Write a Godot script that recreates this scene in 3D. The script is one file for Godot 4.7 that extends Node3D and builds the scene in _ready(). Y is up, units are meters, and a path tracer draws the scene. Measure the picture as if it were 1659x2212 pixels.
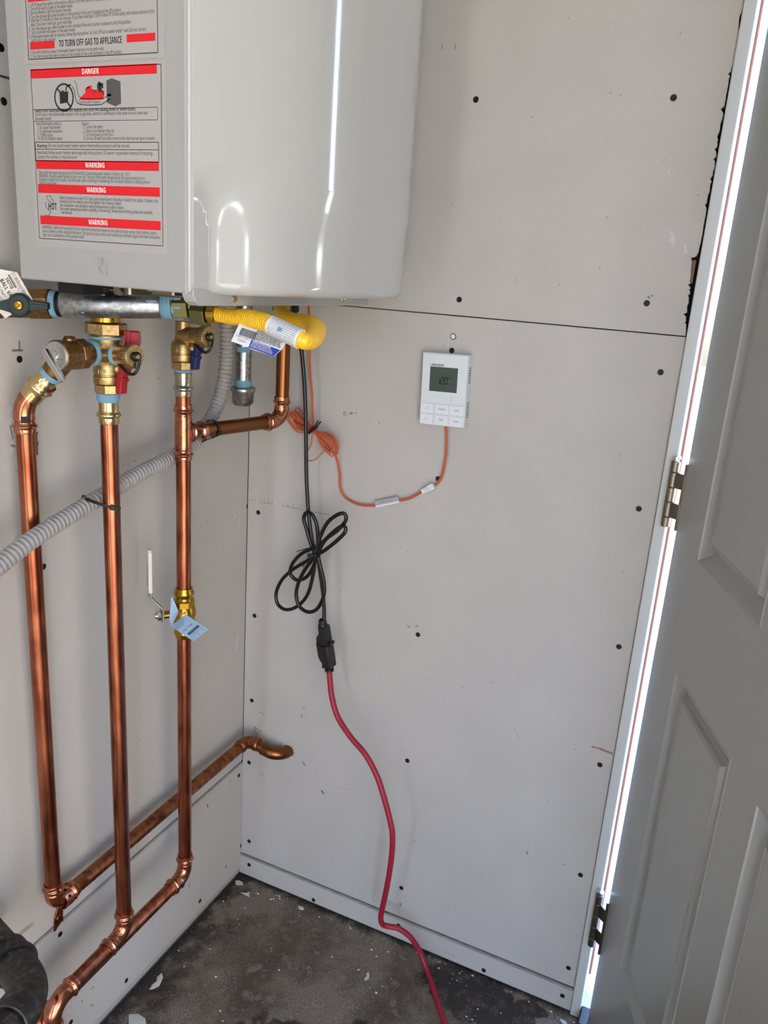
extends Node3D

# ---------------------------------------------------------------- helpers
var M := {}
var used := {}
var sans: SystemFont
var sans_bold: SystemFont

func _ready() -> void:
	# camera, sky, sun, exposure
	var cam := Camera3D.new()
	cam.name = "camera"
	cam.transform = Transform3D(Vector3(0.9058, 0.0676, -0.4183), Vector3(-0.1784, 0.9563, -0.2317), Vector3(0.3844, 0.2845, 0.8782), Vector3(0.8190, 1.2766, 1.2252))
	cam.fov = 65.312
	cam.near = 0.02
	add_child(cam)
	cam.current = true
	var env := Environment.new()
	var sky := Sky.new()
	var sm := ProceduralSkyMaterial.new()
	sm.sky_top_color = Color(0.50, 0.65, 0.88)
	sm.sky_horizon_color = Color(0.88, 0.915, 0.96)
	sm.sky_curve = 0.18
	sm.ground_bottom_color = Color(0.45, 0.43, 0.40)
	sm.ground_horizon_color = Color(0.74, 0.74, 0.73)
	sm.sky_energy_multiplier = 5.0
	sm.ground_energy_multiplier = 3.0
	sm.sun_angle_max = 4.0
	sky.sky_material = sm
	env.background_mode = Environment.BG_SKY
	env.sky = sky
	env.tonemap_mode = Environment.TONE_MAPPER_LINEAR
	env.tonemap_exposure = 0.365
	env.sdfgi_enabled = true
	env.ssao_enabled = true
	env.ssil_enabled = true
	var we := WorldEnvironment.new()
	we.name = "environment"
	we.environment = env
	add_child(we)
	var sun := DirectionalLight3D.new()
	sun.name = "sun"
	sun.light_energy = 66.0
	sun.light_color = Color(1.0, 0.95, 0.86)
	sun.light_angular_distance = 0.53
	sun.shadow_enabled = true
	add_child(sun)
	sun.look_at_from_position(Vector3(-0.35, 0.8, 0.75), Vector3.ZERO)

	sans = SystemFont.new()
	sans.font_names = PackedStringArray(["Droid Sans"])
	sans_bold = SystemFont.new()
	sans_bold.font_names = PackedStringArray(["Droid Sans"])
	sans_bold.font_weight = 700
	materials()
	room()
	door()
	water_heater()
	gas_line()
	pipes()
	valves()
	hoses()
	cords()
	thermostat()
	floor_bits()

# ---- object bookkeeping
func numbered(n: String) -> String:
	if not used.has(n):
		used[n] = 0
		return n
	used[n] += 1
	return "%s_%03d" % [n, used[n]]

func thing(called: String, label: String, category: String, at := Vector3.ZERO, group := "") -> Node3D:
	var o := Node3D.new()
	o.name = numbered(called)
	add_child(o)
	o.position = at
	o.set_meta("label", label)
	o.set_meta("category", category)
	if group:
		o.set_meta("group", group)
	return o

func structure(called: String, label: String, category: String) -> Node3D:
	var o := thing(called, label, category)
	o.set_meta("kind", "structure")
	return o

func obj(called: String, st: SurfaceTool, m: Material, parent: Node3D, label := "") -> MeshInstance3D:
	var o := MeshInstance3D.new()
	o.name = called
	o.mesh = st.commit()
	if o.mesh.get_surface_count() > 0:
		o.mesh.surface_set_material(0, m)
	parent.add_child(o, true)
	# geometry is written in world places; keep it there under a moved parent
	var t := Vector3.ZERO
	var p: Node = parent
	while p is Node3D and p != self:
		t += (p as Node3D).position
		p = p.get_parent()
	o.position = -t
	if label:
		o.set_meta("label", label)
	return o

func sub(called: String, parent: Node3D) -> Node3D:
	var o := Node3D.new()
	o.name = called
	parent.add_child(o, true)
	return o

func S() -> SurfaceTool:
	var st := SurfaceTool.new()
	st.begin(Mesh.PRIMITIVE_TRIANGLES)
	return st

# ---- shapes
func tri(st: SurfaceTool, a: Vector3, b: Vector3, c: Vector3, na: Vector3, nb: Vector3, nc: Vector3, ua := Vector2.ZERO, ub := Vector2.ZERO, uc := Vector2.ZERO) -> void:
	var g := (c - a).cross(b - a)
	if g.dot(na + nb + nc) < 0.0:
		var t := b; b = c; c = t
		t = nb; nb = nc; nc = t
		var u := ub; ub = uc; uc = u
	st.set_normal(na); st.set_uv(ua); st.add_vertex(a)
	st.set_normal(nb); st.set_uv(ub); st.add_vertex(b)
	st.set_normal(nc); st.set_uv(uc); st.add_vertex(c)

func quad4(st: SurfaceTool, p: Array, n: Array) -> void:
	tri(st, p[0], p[1], p[2], n[0], n[1], n[2])
	tri(st, p[0], p[2], p[3], n[0], n[2], n[3])

func flat_quad(st: SurfaceTool, a: Vector3, b: Vector3, c: Vector3, d: Vector3, out: Vector3) -> void:
	var n := (b - a).cross(c - a).normalized()
	if n.length() < 0.5:
		n = (c - a).cross(d - a).normalized()
	if n.dot(out) < 0.0:
		n = -n
	tri(st, a, b, c, n, n, n, Vector2(0, 1), Vector2(1, 1), Vector2(1, 0))
	tri(st, a, c, d, n, n, n, Vector2(0, 1), Vector2(1, 0), Vector2(0, 0))

func frame(axis: Vector3, hint := Vector3.UP) -> Basis:
	var y := axis.normalized()
	if absf(y.dot(hint)) > 0.97:
		hint = Vector3(0, 1, 0) if absf(y.z) > 0.7 else Vector3(0, 0, 1)
	if absf(y.dot(hint)) > 0.97:
		hint = Vector3(0, 0, 1)
	var x := hint.cross(y).normalized()
	return Basis(x, y, x.cross(y))

# profile points are (height along the axis, radius)
func lathe(st: SurfaceTool, at: Vector3, axis: Vector3, prof: Array, segs := 28, sides := 0, phase := 0.0) -> void:
	var b := frame(axis)
	var count := sides if sides > 0 else segs
	var slopes := []
	for i in prof.size() - 1:
		var d: Vector2 = prof[i + 1] - prof[i]
		slopes.append(Vector2(-d.y, d.x).normalized() if d.length() > 1e-7 else Vector2(0, 1))
	for i in prof.size() - 1:
		var p: Vector2 = prof[i]
		var q: Vector2 = prof[i + 1]
		if (q - p).length() < 1e-7:
			continue
		var n0: Vector2 = slopes[i]
		var n1: Vector2 = slopes[i]
		if i > 0 and slopes[i - 1].dot(slopes[i]) > 0.75:
			n0 = (slopes[i - 1] + slopes[i]).normalized()
		if i < slopes.size() - 1 and slopes[i + 1].dot(slopes[i]) > 0.75:
			n1 = (slopes[i + 1] + slopes[i]).normalized()
		for k in count:
			var a0 := TAU * k / count + phase
			var a1 := TAU * (k + 1) / count + phase
			var d0 := b.x * cos(a0) + b.z * sin(a0)
			var d1 := b.x * cos(a1) + b.z * sin(a1)
			var m0 := d0
			var m1 := d1
			if sides > 0:
				m0 = (d0 + d1).normalized()
				m1 = m0
			var v0 := at + b.y * p.x + d0 * p.y
			var v1 := at + b.y * p.x + d1 * p.y
			var v2 := at + b.y * q.x + d1 * q.y
			var v3 := at + b.y * q.x + d0 * q.y
			quad4(st, [v0, v1, v2, v3], [m0 * n0.y + b.y * n0.x, m1 * n0.y + b.y * n0.x, m1 * n1.y + b.y * n1.x, m0 * n1.y + b.y * n1.x])

func cyl(st: SurfaceTool, a: Vector3, c: Vector3, r: float, segs := 28, chamfer := 0.0006) -> void:
	var L := (c - a).length()
	lathe(st, a, c - a, [Vector2(0, 0), Vector2(0, r - chamfer), Vector2(chamfer, r), Vector2(L - chamfer, r), Vector2(L, r - chamfer), Vector2(L, 0)], segs)

func hexnut(st: SurfaceTool, a: Vector3, c: Vector3, r: float, sides := 6, phase := 0.0) -> void:
	var L := (c - a).length()
	var e := r * 0.06
	lathe(st, a, c - a, [Vector2(0, 0), Vector2(0, r - e), Vector2(e, r), Vector2(L - e, r), Vector2(L, r - e), Vector2(L, 0)], 0, sides, phase)

# a curve through the points, about `step` apart
func curve(ctrl: Array, step := 0.004) -> PackedVector3Array:
	var out := PackedVector3Array()
	var n := ctrl.size()
	for i in n - 1:
		var p0: Vector3 = ctrl[maxi(i - 1, 0)]
		var p1: Vector3 = ctrl[i]
		var p2: Vector3 = ctrl[i + 1]
		var p3: Vector3 = ctrl[mini(i + 2, n - 1)]
		var k := maxi(2, int(p1.distance_to(p2) / step))
		for j in k:
			var t := float(j) / k
			out.append(0.5 * ((2.0 * p1) + (p2 - p0) * t + (2.0 * p0 - 5.0 * p1 + 4.0 * p2 - p3) * t * t + (3.0 * p1 - p0 - 3.0 * p2 + p3) * t * t * t))
	out.append(ctrl[n - 1])
	return out

func resample(pts: PackedVector3Array, step: float) -> PackedVector3Array:
	var c := Curve3D.new()
	for p in pts:
		c.add_point(p)
	c.bake_interval = 0.0005
	var L := c.get_baked_length()
	var k := maxi(2, int(L / step))
	var out := PackedVector3Array()
	for i in k + 1:
		out.append(c.sample_baked(L * i / k))
	return out

# tube along points; rad is a float or one number per point
func sweep(st: SurfaceTool, pts: PackedVector3Array, rad, segs := 16, caps := true) -> void:
	var n := pts.size()
	var rs := PackedFloat32Array()
	for i in n:
		rs.append(rad if rad is float else rad[i])
	var tang := []
	for i in n:
		tang.append((pts[mini(i + 1, n - 1)] - pts[maxi(i - 1, 0)]).normalized())
	var u: Vector3 = frame(tang[0]).x
	var rings := []
	var norms := []
	for i in n:
		var t: Vector3 = tang[i]
		u = (u - t * u.dot(t)).normalized()
		var w := t.cross(u)
		var ds := pts[mini(i + 1, n - 1)].distance_to(pts[maxi(i - 1, 0)])
		var slope := (rs[mini(i + 1, n - 1)] - rs[maxi(i - 1, 0)]) / maxf(ds, 1e-6)
		var ring := PackedVector3Array()
		var nn := PackedVector3Array()
		for k in segs + 1:
			var a := TAU * k / segs
			var d := u * cos(a) + w * sin(a)
			ring.append(pts[i] + d * rs[i])
			nn.append((d - t * slope).normalized())
		rings.append(ring)
		norms.append(nn)
	for i in n - 1:
		for k in segs:
			quad4(st, [rings[i][k], rings[i][k + 1], rings[i + 1][k + 1], rings[i + 1][k]], [norms[i][k], norms[i][k + 1], norms[i + 1][k + 1], norms[i + 1][k]])
	if caps:
		for e in [0, n - 1]:
			var t: Vector3 = tang[e] * (-1.0 if e == 0 else 1.0)
			for k in segs:
				tri(st, pts[e], rings[e][k], rings[e][k + 1], t, t, t)

# chamfered box in a frame
func box(st: SurfaceTool, xf: Transform3D, size: Vector3, bevel := 0.001) -> void:
	var h := size * 0.5
	var b := minf(bevel, minf(h.x, minf(h.y, h.z)) * 0.9)
	var at := func(sx: int, sy: int, sz: int, face: int) -> Vector3:
		var v := Vector3(sx * (h.x - b), sy * (h.y - b), sz * (h.z - b))
		v[face] = [sx, sy, sz][face] * h[face]
		return xf * v
	for f in 3:
		var g := (f + 1) % 3
		var k := (f + 2) % 3
		for s in [-1, 1]:
			var c := []
			for q in [[-1, -1], [1, -1], [1, 1], [-1, 1]]:
				var sg := [0, 0, 0]
				sg[f] = s; sg[g] = q[0]; sg[k] = q[1]
				c.append(at.call(sg[0], sg[1], sg[2], f))
			var o := Vector3.ZERO
			o[f] = s
			flat_quad(st, c[0], c[1], c[2], c[3], xf.basis * o)
		for s in [-1, 1]:
			for r in [-1, 1]:
				# edge along axis k between faces f and g
				var s0 := [0, 0, 0]
				s0[f] = s; s0[g] = r; s0[k] = -1
				var s1 := s0.duplicate()
				s1[k] = 1
				var o2 := Vector3.ZERO
				o2[f] = s; o2[g] = r
				flat_quad(st, at.call(s0[0], s0[1], s0[2], f), at.call(s0[0], s0[1], s0[2], g), at.call(s1[0], s1[1], s1[2], g), at.call(s1[0], s1[1], s1[2], f), xf.basis * o2)
	for sx in [-1, 1]:
		for sy in [-1, 1]:
			for sz in [-1, 1]:
				var n := (xf.basis * Vector3(sx, sy, sz)).normalized()
				tri(st, at.call(sx, sy, sz, 0), at.call(sx, sy, sz, 1), at.call(sx, sy, sz, 2), n, n, n)

func bx(st: SurfaceTool, lo: Vector3, hi: Vector3, bevel := 0.001) -> void:
	box(st, Transform3D(Basis(), (lo + hi) * 0.5), (hi - lo).abs(), bevel)

# box from a to b, with a width direction
func bar(st: SurfaceTool, a: Vector3, b: Vector3, wide: Vector3, w: float, t: float, bevel := 0.0005) -> void:
	var y := (b - a).normalized()
	var x := (wide - y * wide.dot(y)).normalized()
	box(st, Transform3D(Basis(x, y, x.cross(y)), (a + b) * 0.5), Vector3(w, a.distance_to(b), t), bevel)

# polygon (in the frame's xy) extruded along the frame's z from z0 to z1; uv from the polygon
func prism(st: SurfaceTool, xf: Transform3D, poly: PackedVector2Array, z0: float, z1: float, bevel := 0.0, uv_rect := Rect2(0, 0, 1, 1)) -> void:
	var idx := Geometry2D.triangulate_polygon(poly)
	var n := poly.size()
	var area := 0.0
	for i in n:
		area += poly[i].cross(poly[(i + 1) % n])
	var sgn := 1.0 if area > 0 else -1.0
	var inner := PackedVector2Array()
	for i in n:
		var d0 := (poly[i] - poly[(i + n - 1) % n]).normalized()
		var d1 := (poly[(i + 1) % n] - poly[i]).normalized()
		var m := (Vector2(-d0.y, d0.x) + Vector2(-d1.y, d1.x)).normalized() * sgn
		inner.append(poly[i] + m * bevel)
	var top := inner if bevel > 0.0 else poly
	var uv := func(p: Vector2) -> Vector2: return Vector2((p.x - uv_rect.position.x) / uv_rect.size.x, 1.0 - (p.y - uv_rect.position.y) / uv_rect.size.y)
	for e in [[z0, -1.0, poly], [z1, 1.0, top]]:
		var nn: Vector3 = (xf.basis.z * e[1]).normalized()
		var pl: PackedVector2Array = e[2]
		for i in idx.size() / 3:
			var a := pl[idx[i * 3]]
			var b := pl[idx[i * 3 + 1]]
			var c := pl[idx[i * 3 + 2]]
			tri(st, xf * Vector3(a.x, a.y, e[0]), xf * Vector3(b.x, b.y, e[0]), xf * Vector3(c.x, c.y, e[0]), nn, nn, nn, uv.call(a), uv.call(b), uv.call(c))
	for i in n:
		var j := (i + 1) % n
		var d := poly[j] - poly[i]
		var o := xf.basis * Vector3(d.y, -d.x, 0) * sgn
		var zb := z1 - bevel * signf(z1 - z0)
		flat_quad(st, xf * Vector3(poly[i].x, poly[i].y, z0), xf * Vector3(poly[j].x, poly[j].y, z0), xf * Vector3(poly[j].x, poly[j].y, zb), xf * Vector3(poly[i].x, poly[i].y, zb), o)
		if bevel > 0.0:
			flat_quad(st, xf * Vector3(poly[i].x, poly[i].y, zb), xf * Vector3(poly[j].x, poly[j].y, zb), xf * Vector3(top[j].x, top[j].y, z1), xf * Vector3(top[i].x, top[i].y, z1), o + xf.basis.z * signf(z1 - z0) * o.length())

func disc(st: SurfaceTool, at: Vector3, n: Vector3, r: float, segs := 20) -> void:
	var b := frame(n)
	for k in segs:
		var a0 := TAU * k / segs
		var a1 := TAU * (k + 1) / segs
		tri(st, at, at + (b.x * cos(a0) + b.z * sin(a0)) * r, at + (b.x * cos(a1) + b.z * sin(a1)) * r, b.y, b.y, b.y)

# print: text in the frame's xy plane from x0 to x1 with its baseline on y
func text(st: SurfaceTool, xf: Transform3D, s: String, x0: float, y: float, x1: float, em: float, bold := false) -> void:
	var t := TextMesh.new()
	t.font = sans_bold if bold else sans
	t.font_size = 16
	t.pixel_size = 1.0 / 16.0
	t.depth = 0.0
	t.text = s
	var bb := t.get_aabb()
	if bb.size.x <= 0.0:
		return
	var kx := (x1 - x0) / bb.size.x if x1 > x0 else em
	var ox := x0 - bb.position.x * kx
	var place := xf * Transform3D(Basis(Vector3(kx, 0, 0), Vector3(0, em, 0), Vector3(0, 0, 1)), Vector3(ox, y + em * 0.346, 0))
	var n := xf.basis.z.normalized()
	st.set_normal(n)
	st.set_uv(Vector2.ZERO)
	for v in t.get_faces():
		st.add_vertex(place * v)

func rect(st: SurfaceTool, xf: Transform3D, x0: float, y0: float, x1: float, y1: float, z := 0.0) -> void:
	flat_quad(st, xf * Vector3(x0, y0, z), xf * Vector3(x1, y0, z), xf * Vector3(x1, y1, z), xf * Vector3(x0, y1, z), xf.basis.z)

func poly_flat(st: SurfaceTool, xf: Transform3D, poly: PackedVector2Array, z := 0.0) -> void:
	var idx := Geometry2D.triangulate_polygon(poly)
	var nn := xf.basis.z.normalized()
	for i in idx.size() / 3:
		var q := []
		for k in 3:
			q.append(xf * Vector3(poly[idx[i * 3 + k]].x, poly[idx[i * 3 + k]].y, z))
		tri(st, q[0], q[1], q[2], nn, nn, nn)

func line(st: SurfaceTool, xf: Transform3D, a: Vector2, b: Vector2, w: float, z := 0.0) -> void:
	var d := (b - a).normalized()
	var p := Vector2(-d.y, d.x) * w * 0.5
	poly_flat(st, xf, PackedVector2Array([a - p, b - p, b + p, a + p]), z)

func outline(st: SurfaceTool, xf: Transform3D, x0: float, y0: float, x1: float, y1: float, w: float) -> void:
	rect(st, xf, x0, y0 - w * 0.5, x1, y0 + w * 0.5)
	rect(st, xf, x0, y1 - w * 0.5, x1, y1 + w * 0.5)
	rect(st, xf, x0 - w * 0.5, y0, x0 + w * 0.5, y1)
	rect(st, xf, x1 - w * 0.5, y0, x1 + w * 0.5, y1)

# ---- materials
func mat(called: String, c: Color, rough: float, metal := 0.0) -> StandardMaterial3D:
	var m := StandardMaterial3D.new()
	m.resource_name = called
	m.albedo_color = c
	m.roughness = rough
	m.metallic = metal
	M[called] = m
	return m

func noise_tex(freq: float, ramp: Array, octaves := 4, seed_ := 1, size := 256) -> NoiseTexture2D:
	var n := FastNoiseLite.new()
	n.seed = seed_
	n.frequency = freq
	n.fractal_octaves = octaves
	var g := Gradient.new()
	g.offsets = PackedFloat32Array(ramp[0])
	g.colors = PackedColorArray(ramp[1])
	var t := NoiseTexture2D.new()
	t.noise = n
	t.width = size
	t.height = size
	t.seamless = true
	t.color_ramp = g
	return t

func tinted(called: String, tex: Texture2D, scale: Vector3, rough: float, metal: float) -> StandardMaterial3D:
	var m := mat(called, Color.WHITE, rough, metal)
	m.albedo_texture = tex
	m.uv1_triplanar = true
	m.uv1_world_triplanar = true
	m.uv1_scale = scale
	return m

func materials() -> void:
	tinted("copper pipe", noise_tex(0.012, [[0.2, 0.5, 0.8], [Color(0.48, 0.26, 0.18), Color(0.64, 0.375, 0.27), Color(0.74, 0.46, 0.34)]], 5, 3), Vector3(14, 3, 14), 0.27, 1.0)
	tinted("aged copper", noise_tex(0.02, [[0.2, 0.5, 0.8], [Color(0.42, 0.25, 0.16), Color(0.58, 0.36, 0.24), Color(0.66, 0.42, 0.28)]], 5, 7), Vector3(10, 10, 10), 0.36, 1.0)
	tinted("copper fitting", noise_tex(0.02, [[0.25, 0.75], [Color(0.68, 0.42, 0.31), Color(0.83, 0.56, 0.44)]], 4, 9), Vector3(20, 20, 20), 0.2, 1.0)
	mat("brown copper", Color(0.52, 0.33, 0.20), 0.3, 1.0)
	tinted("brass", noise_tex(0.03, [[0.25, 0.75], [Color(0.64, 0.54, 0.36), Color(0.77, 0.66, 0.46)]], 4, 5), Vector3(25, 25, 25), 0.38, 1.0)
	mat("bright brass", Color(0.83, 0.74, 0.54), 0.2, 1.0)
	mat("gold brass", Color(0.74, 0.58, 0.22), 0.24, 1.0)
	tinted("dull brass", noise_tex(0.03, [[0.25, 0.75], [Color(0.48, 0.36, 0.23), Color(0.60, 0.47, 0.31)]], 4, 6), Vector3(25, 25, 25), 0.45, 1.0)
	tinted("galvanised steel", noise_tex(0.035, [[0.25, 0.5, 0.8], [Color(0.55, 0.56, 0.56), Color(0.66, 0.67, 0.67), Color(0.76, 0.77, 0.77)]], 4, 8), Vector3(16, 16, 16), 0.34, 1.0)
	mat("chrome", Color(0.80, 0.80, 0.80), 0.12, 1.0)
	mat("stained nickel", Color(0.74, 0.71, 0.63), 0.24, 1.0)
	mat("zinc olive", Color(0.46, 0.45, 0.30), 0.34, 1.0)
	mat("nickel", Color(0.52, 0.49, 0.44), 0.3, 1.0)
	mat("pipe dope", Color(0.43, 0.59, 0.66), 0.75)
	var y := mat("yellow coating", Color(0.93, 0.72, 0.03), 0.32)
	y.clearcoat_enabled = true
	y.clearcoat = 0.4
	mat("green plastic", Color(0.035, 0.13, 0.12), 0.35)
	mat("red plastic", Color(0.60, 0.04, 0.09), 0.62)
	mat("blue plastic", Color(0.05, 0.11, 0.33), 0.6)
	mat("black rubber", Color(0.055, 0.055, 0.057), 0.3)
	mat("black plastic", Color(0.075, 0.075, 0.075), 0.45)
	mat("red jacket", Color(0.60, 0.09, 0.18), 0.5)
	mat("orange jacket", Color(0.76, 0.36, 0.21), 0.45)
	mat("grey conduit", Color(0.60, 0.59, 0.575), 0.5)
	mat("tag white", Color(0.86, 0.87, 0.87), 0.5)
	mat("paper label", Color(0.86, 0.83, 0.78), 0.6)
	mat("tag blue", Color(0.70, 0.82, 0.92), 0.55)
	mat("print blue", Color(0.09, 0.20, 0.60), 0.5)
	mat("print black", Color(0.09, 0.09, 0.10), 0.7)
	mat("print grey", Color(0.30, 0.29, 0.29), 0.7)
	mat("print red", Color(0.82, 0.05, 0.10), 0.5)
	mat("print white", Color(0.90, 0.88, 0.86), 0.6)
	mat("print green", Color(0.03, 0.32, 0.20), 0.6)
	mat("sticker", Color(0.64, 0.63, 0.61), 0.45)
	var e := mat("white enamel", Color(0.70, 0.70, 0.675), 0.10)
	e.clearcoat_enabled = true
	e.clearcoat = 0.6
	e.clearcoat_roughness = 0.03
	mat("white steel", Color(0.615, 0.615, 0.595), 0.30)
	mat("smudge", Color(0.52, 0.52, 0.505), 0.7)
	mat("white plastic", Color(0.85, 0.865, 0.85), 0.45)
	mat("button white", Color(0.88, 0.885, 0.885), 0.5)
	mat("lcd", Color(0.235, 0.285, 0.245), 0.3)
	mat("lcd segment", Color(0.02, 0.025, 0.022), 0.8)
	mat("screw black", Color(0.05, 0.05, 0.055), 0.5, 0.3)
	mat("dark cavity", Color(0.03, 0.028, 0.026), 0.9)
	tinted("wood", noise_tex(0.02, [[0.2, 0.8], [Color(0.52, 0.38, 0.27), Color(0.70, 0.55, 0.42)]], 4, 11), Vector3(10, 2, 10), 0.8, 0.0)
	mat("salmon wood", Color(0.78, 0.56, 0.50), 0.7)
	mat("jamb paint", Color(0.75, 0.75, 0.725), 0.4)
	mat("door paint", Color(0.575, 0.575, 0.56), 0.26)
	M["door paint"].metallic_specular = 0.6
	mat("ceiling paint", Color(0.80, 0.79, 0.77), 0.9)
	mat("aluminium", Color(0.70, 0.70, 0.74), 0.35, 1.0)
	mat("white lever", Color(0.84, 0.83, 0.78), 0.35)
	mat("plaster", Color(0.80, 0.79, 0.76), 0.9)
	tinted("abs plastic", noise_tex(0.03, [[0.3, 0.6, 0.85], [Color(0.06, 0.06, 0.055), Color(0.15, 0.14, 0.12), Color(0.40, 0.36, 0.31)]], 5, 13), Vector3(9, 9, 9), 0.55, 0.0)
	tinted("outside ground", noise_tex(0.02, [[0.2, 0.8], [Color(0.60, 0.585, 0.555), Color(0.72, 0.70, 0.67)]], 5, 15), Vector3(0.7, 0.7, 0.7), 0.9, 0.0)
	tinted("plain drywall", noise_tex(0.02, [[0.2, 0.8], [Color(0.705, 0.695, 0.68), Color(0.735, 0.725, 0.71)]], 5, 17), Vector3(2, 2, 2), 0.92, 0.0)

# drywall paper with its own marks: strokes are [from, to, width in metres, colour, strength] in the sheet's own plane
func sheet_paint(called: String, area: Rect2, px_per_m: float, strokes: Array, seed_: int) -> StandardMaterial3D:
	var w := int(area.size.x * px_per_m)
	var h := int(area.size.y * px_per_m)
	var big := FastNoiseLite.new()
	big.seed = seed_
	big.frequency = 0.006
	big.fractal_octaves = 4
	var fine := FastNoiseLite.new()
	fine.seed = seed_ + 5
	fine.frequency = 0.22
	fine.fractal_octaves = 2
	var im := Image.create(w, h, false, Image.FORMAT_RGB8)
	var base := Color(0.72, 0.70, 0.665)
	for yy in h:
		for xx in w:
			var k := 1.0 + 0.02 * big.get_noise_2d(xx, yy) + 0.027 * fine.get_noise_2d(xx, yy)
			im.set_pixel(xx, yy, Color(base.r * k, base.g * k, base.b * k))
	var rng := RandomNumberGenerator.new()
	rng.seed = seed_
	for s in strokes:
		var a := Vector2((s[0].x - area.position.x) * px_per_m, (area.end.y - s[0].y) * px_per_m)
		var b := Vector2((s[1].x - area.position.x) * px_per_m, (area.end.y - s[1].y) * px_per_m)
		var r: float = maxf(0.7, s[2] * px_per_m * 0.5)
		var steps := int(a.distance_to(b) / 0.6) + 1
		for i in steps + 1:
			var p := a.lerp(b, float(i) / steps)
			var fade: float = (1.0 - pow(1.0 - minf(s[4], 0.97), minf(1.0, 0.9 / r))) * rng.randf_range(0.55, 1.0)
			for yy in range(int(p.y - r - 1), int(p.y + r + 2)):
				for xx in range(int(p.x - r - 1), int(p.x + r + 2)):
					if xx < 0 or yy < 0 or xx >= w or yy >= h:
						continue
					var d := Vector2(xx + 0.5, yy + 0.5).distance_to(p)
					var f := clampf((r + 0.5 - d) / maxf(1.0, r * 0.6), 0.0, 1.0) * fade
					if f > 0.0:
						im.set_pixel(xx, yy, im.get_pixel(xx, yy).lerp(s[3], f))
	var m := mat(called, Color.WHITE, 0.93)
	m.albedo_texture = ImageTexture.create_from_image(im)
	return m

# ---------------------------------------------------------------- the room
func LW() -> Transform3D:
	return Transform3D(Basis(Vector3(0, 0, -1), Vector3.UP, Vector3(1, 0, 0)), Vector3.ZERO)

var screw_mesh: ArrayMesh

func screw(parent: Node3D, at: Vector3, n: Vector3, turn := 0.3) -> void:
	if screw_mesh == null:
		var st := S()
		lathe(st, Vector3.ZERO, Vector3.UP, [Vector2(-0.002, 0.0044), Vector2(0.0003, 0.0044), Vector2(0.0007, 0.0040), Vector2(0.0007, 0.0014), Vector2(0.0002, 0.0)], 18)
		for k in 4:
			var a := TAU * k / 4 + 0.785
			box(st, Transform3D(Basis(Vector3.UP, a), Vector3(cos(a), 0, -sin(a)) * 0.0024 + Vector3(0, 0.0007, 0)), Vector3(0.0022, 0.0005, 0.0020), 0.0002)
		screw_mesh = st.commit()
		screw_mesh.surface_set_material(0, M["screw black"])
	var o := MeshInstance3D.new()
	o.name = "screw"
	o.mesh = screw_mesh
	o.transform = Transform3D(frame(n, Vector3(0, 0, 1)) * Basis(Vector3.UP, turn), at)
	parent.add_child(o, true)

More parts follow.
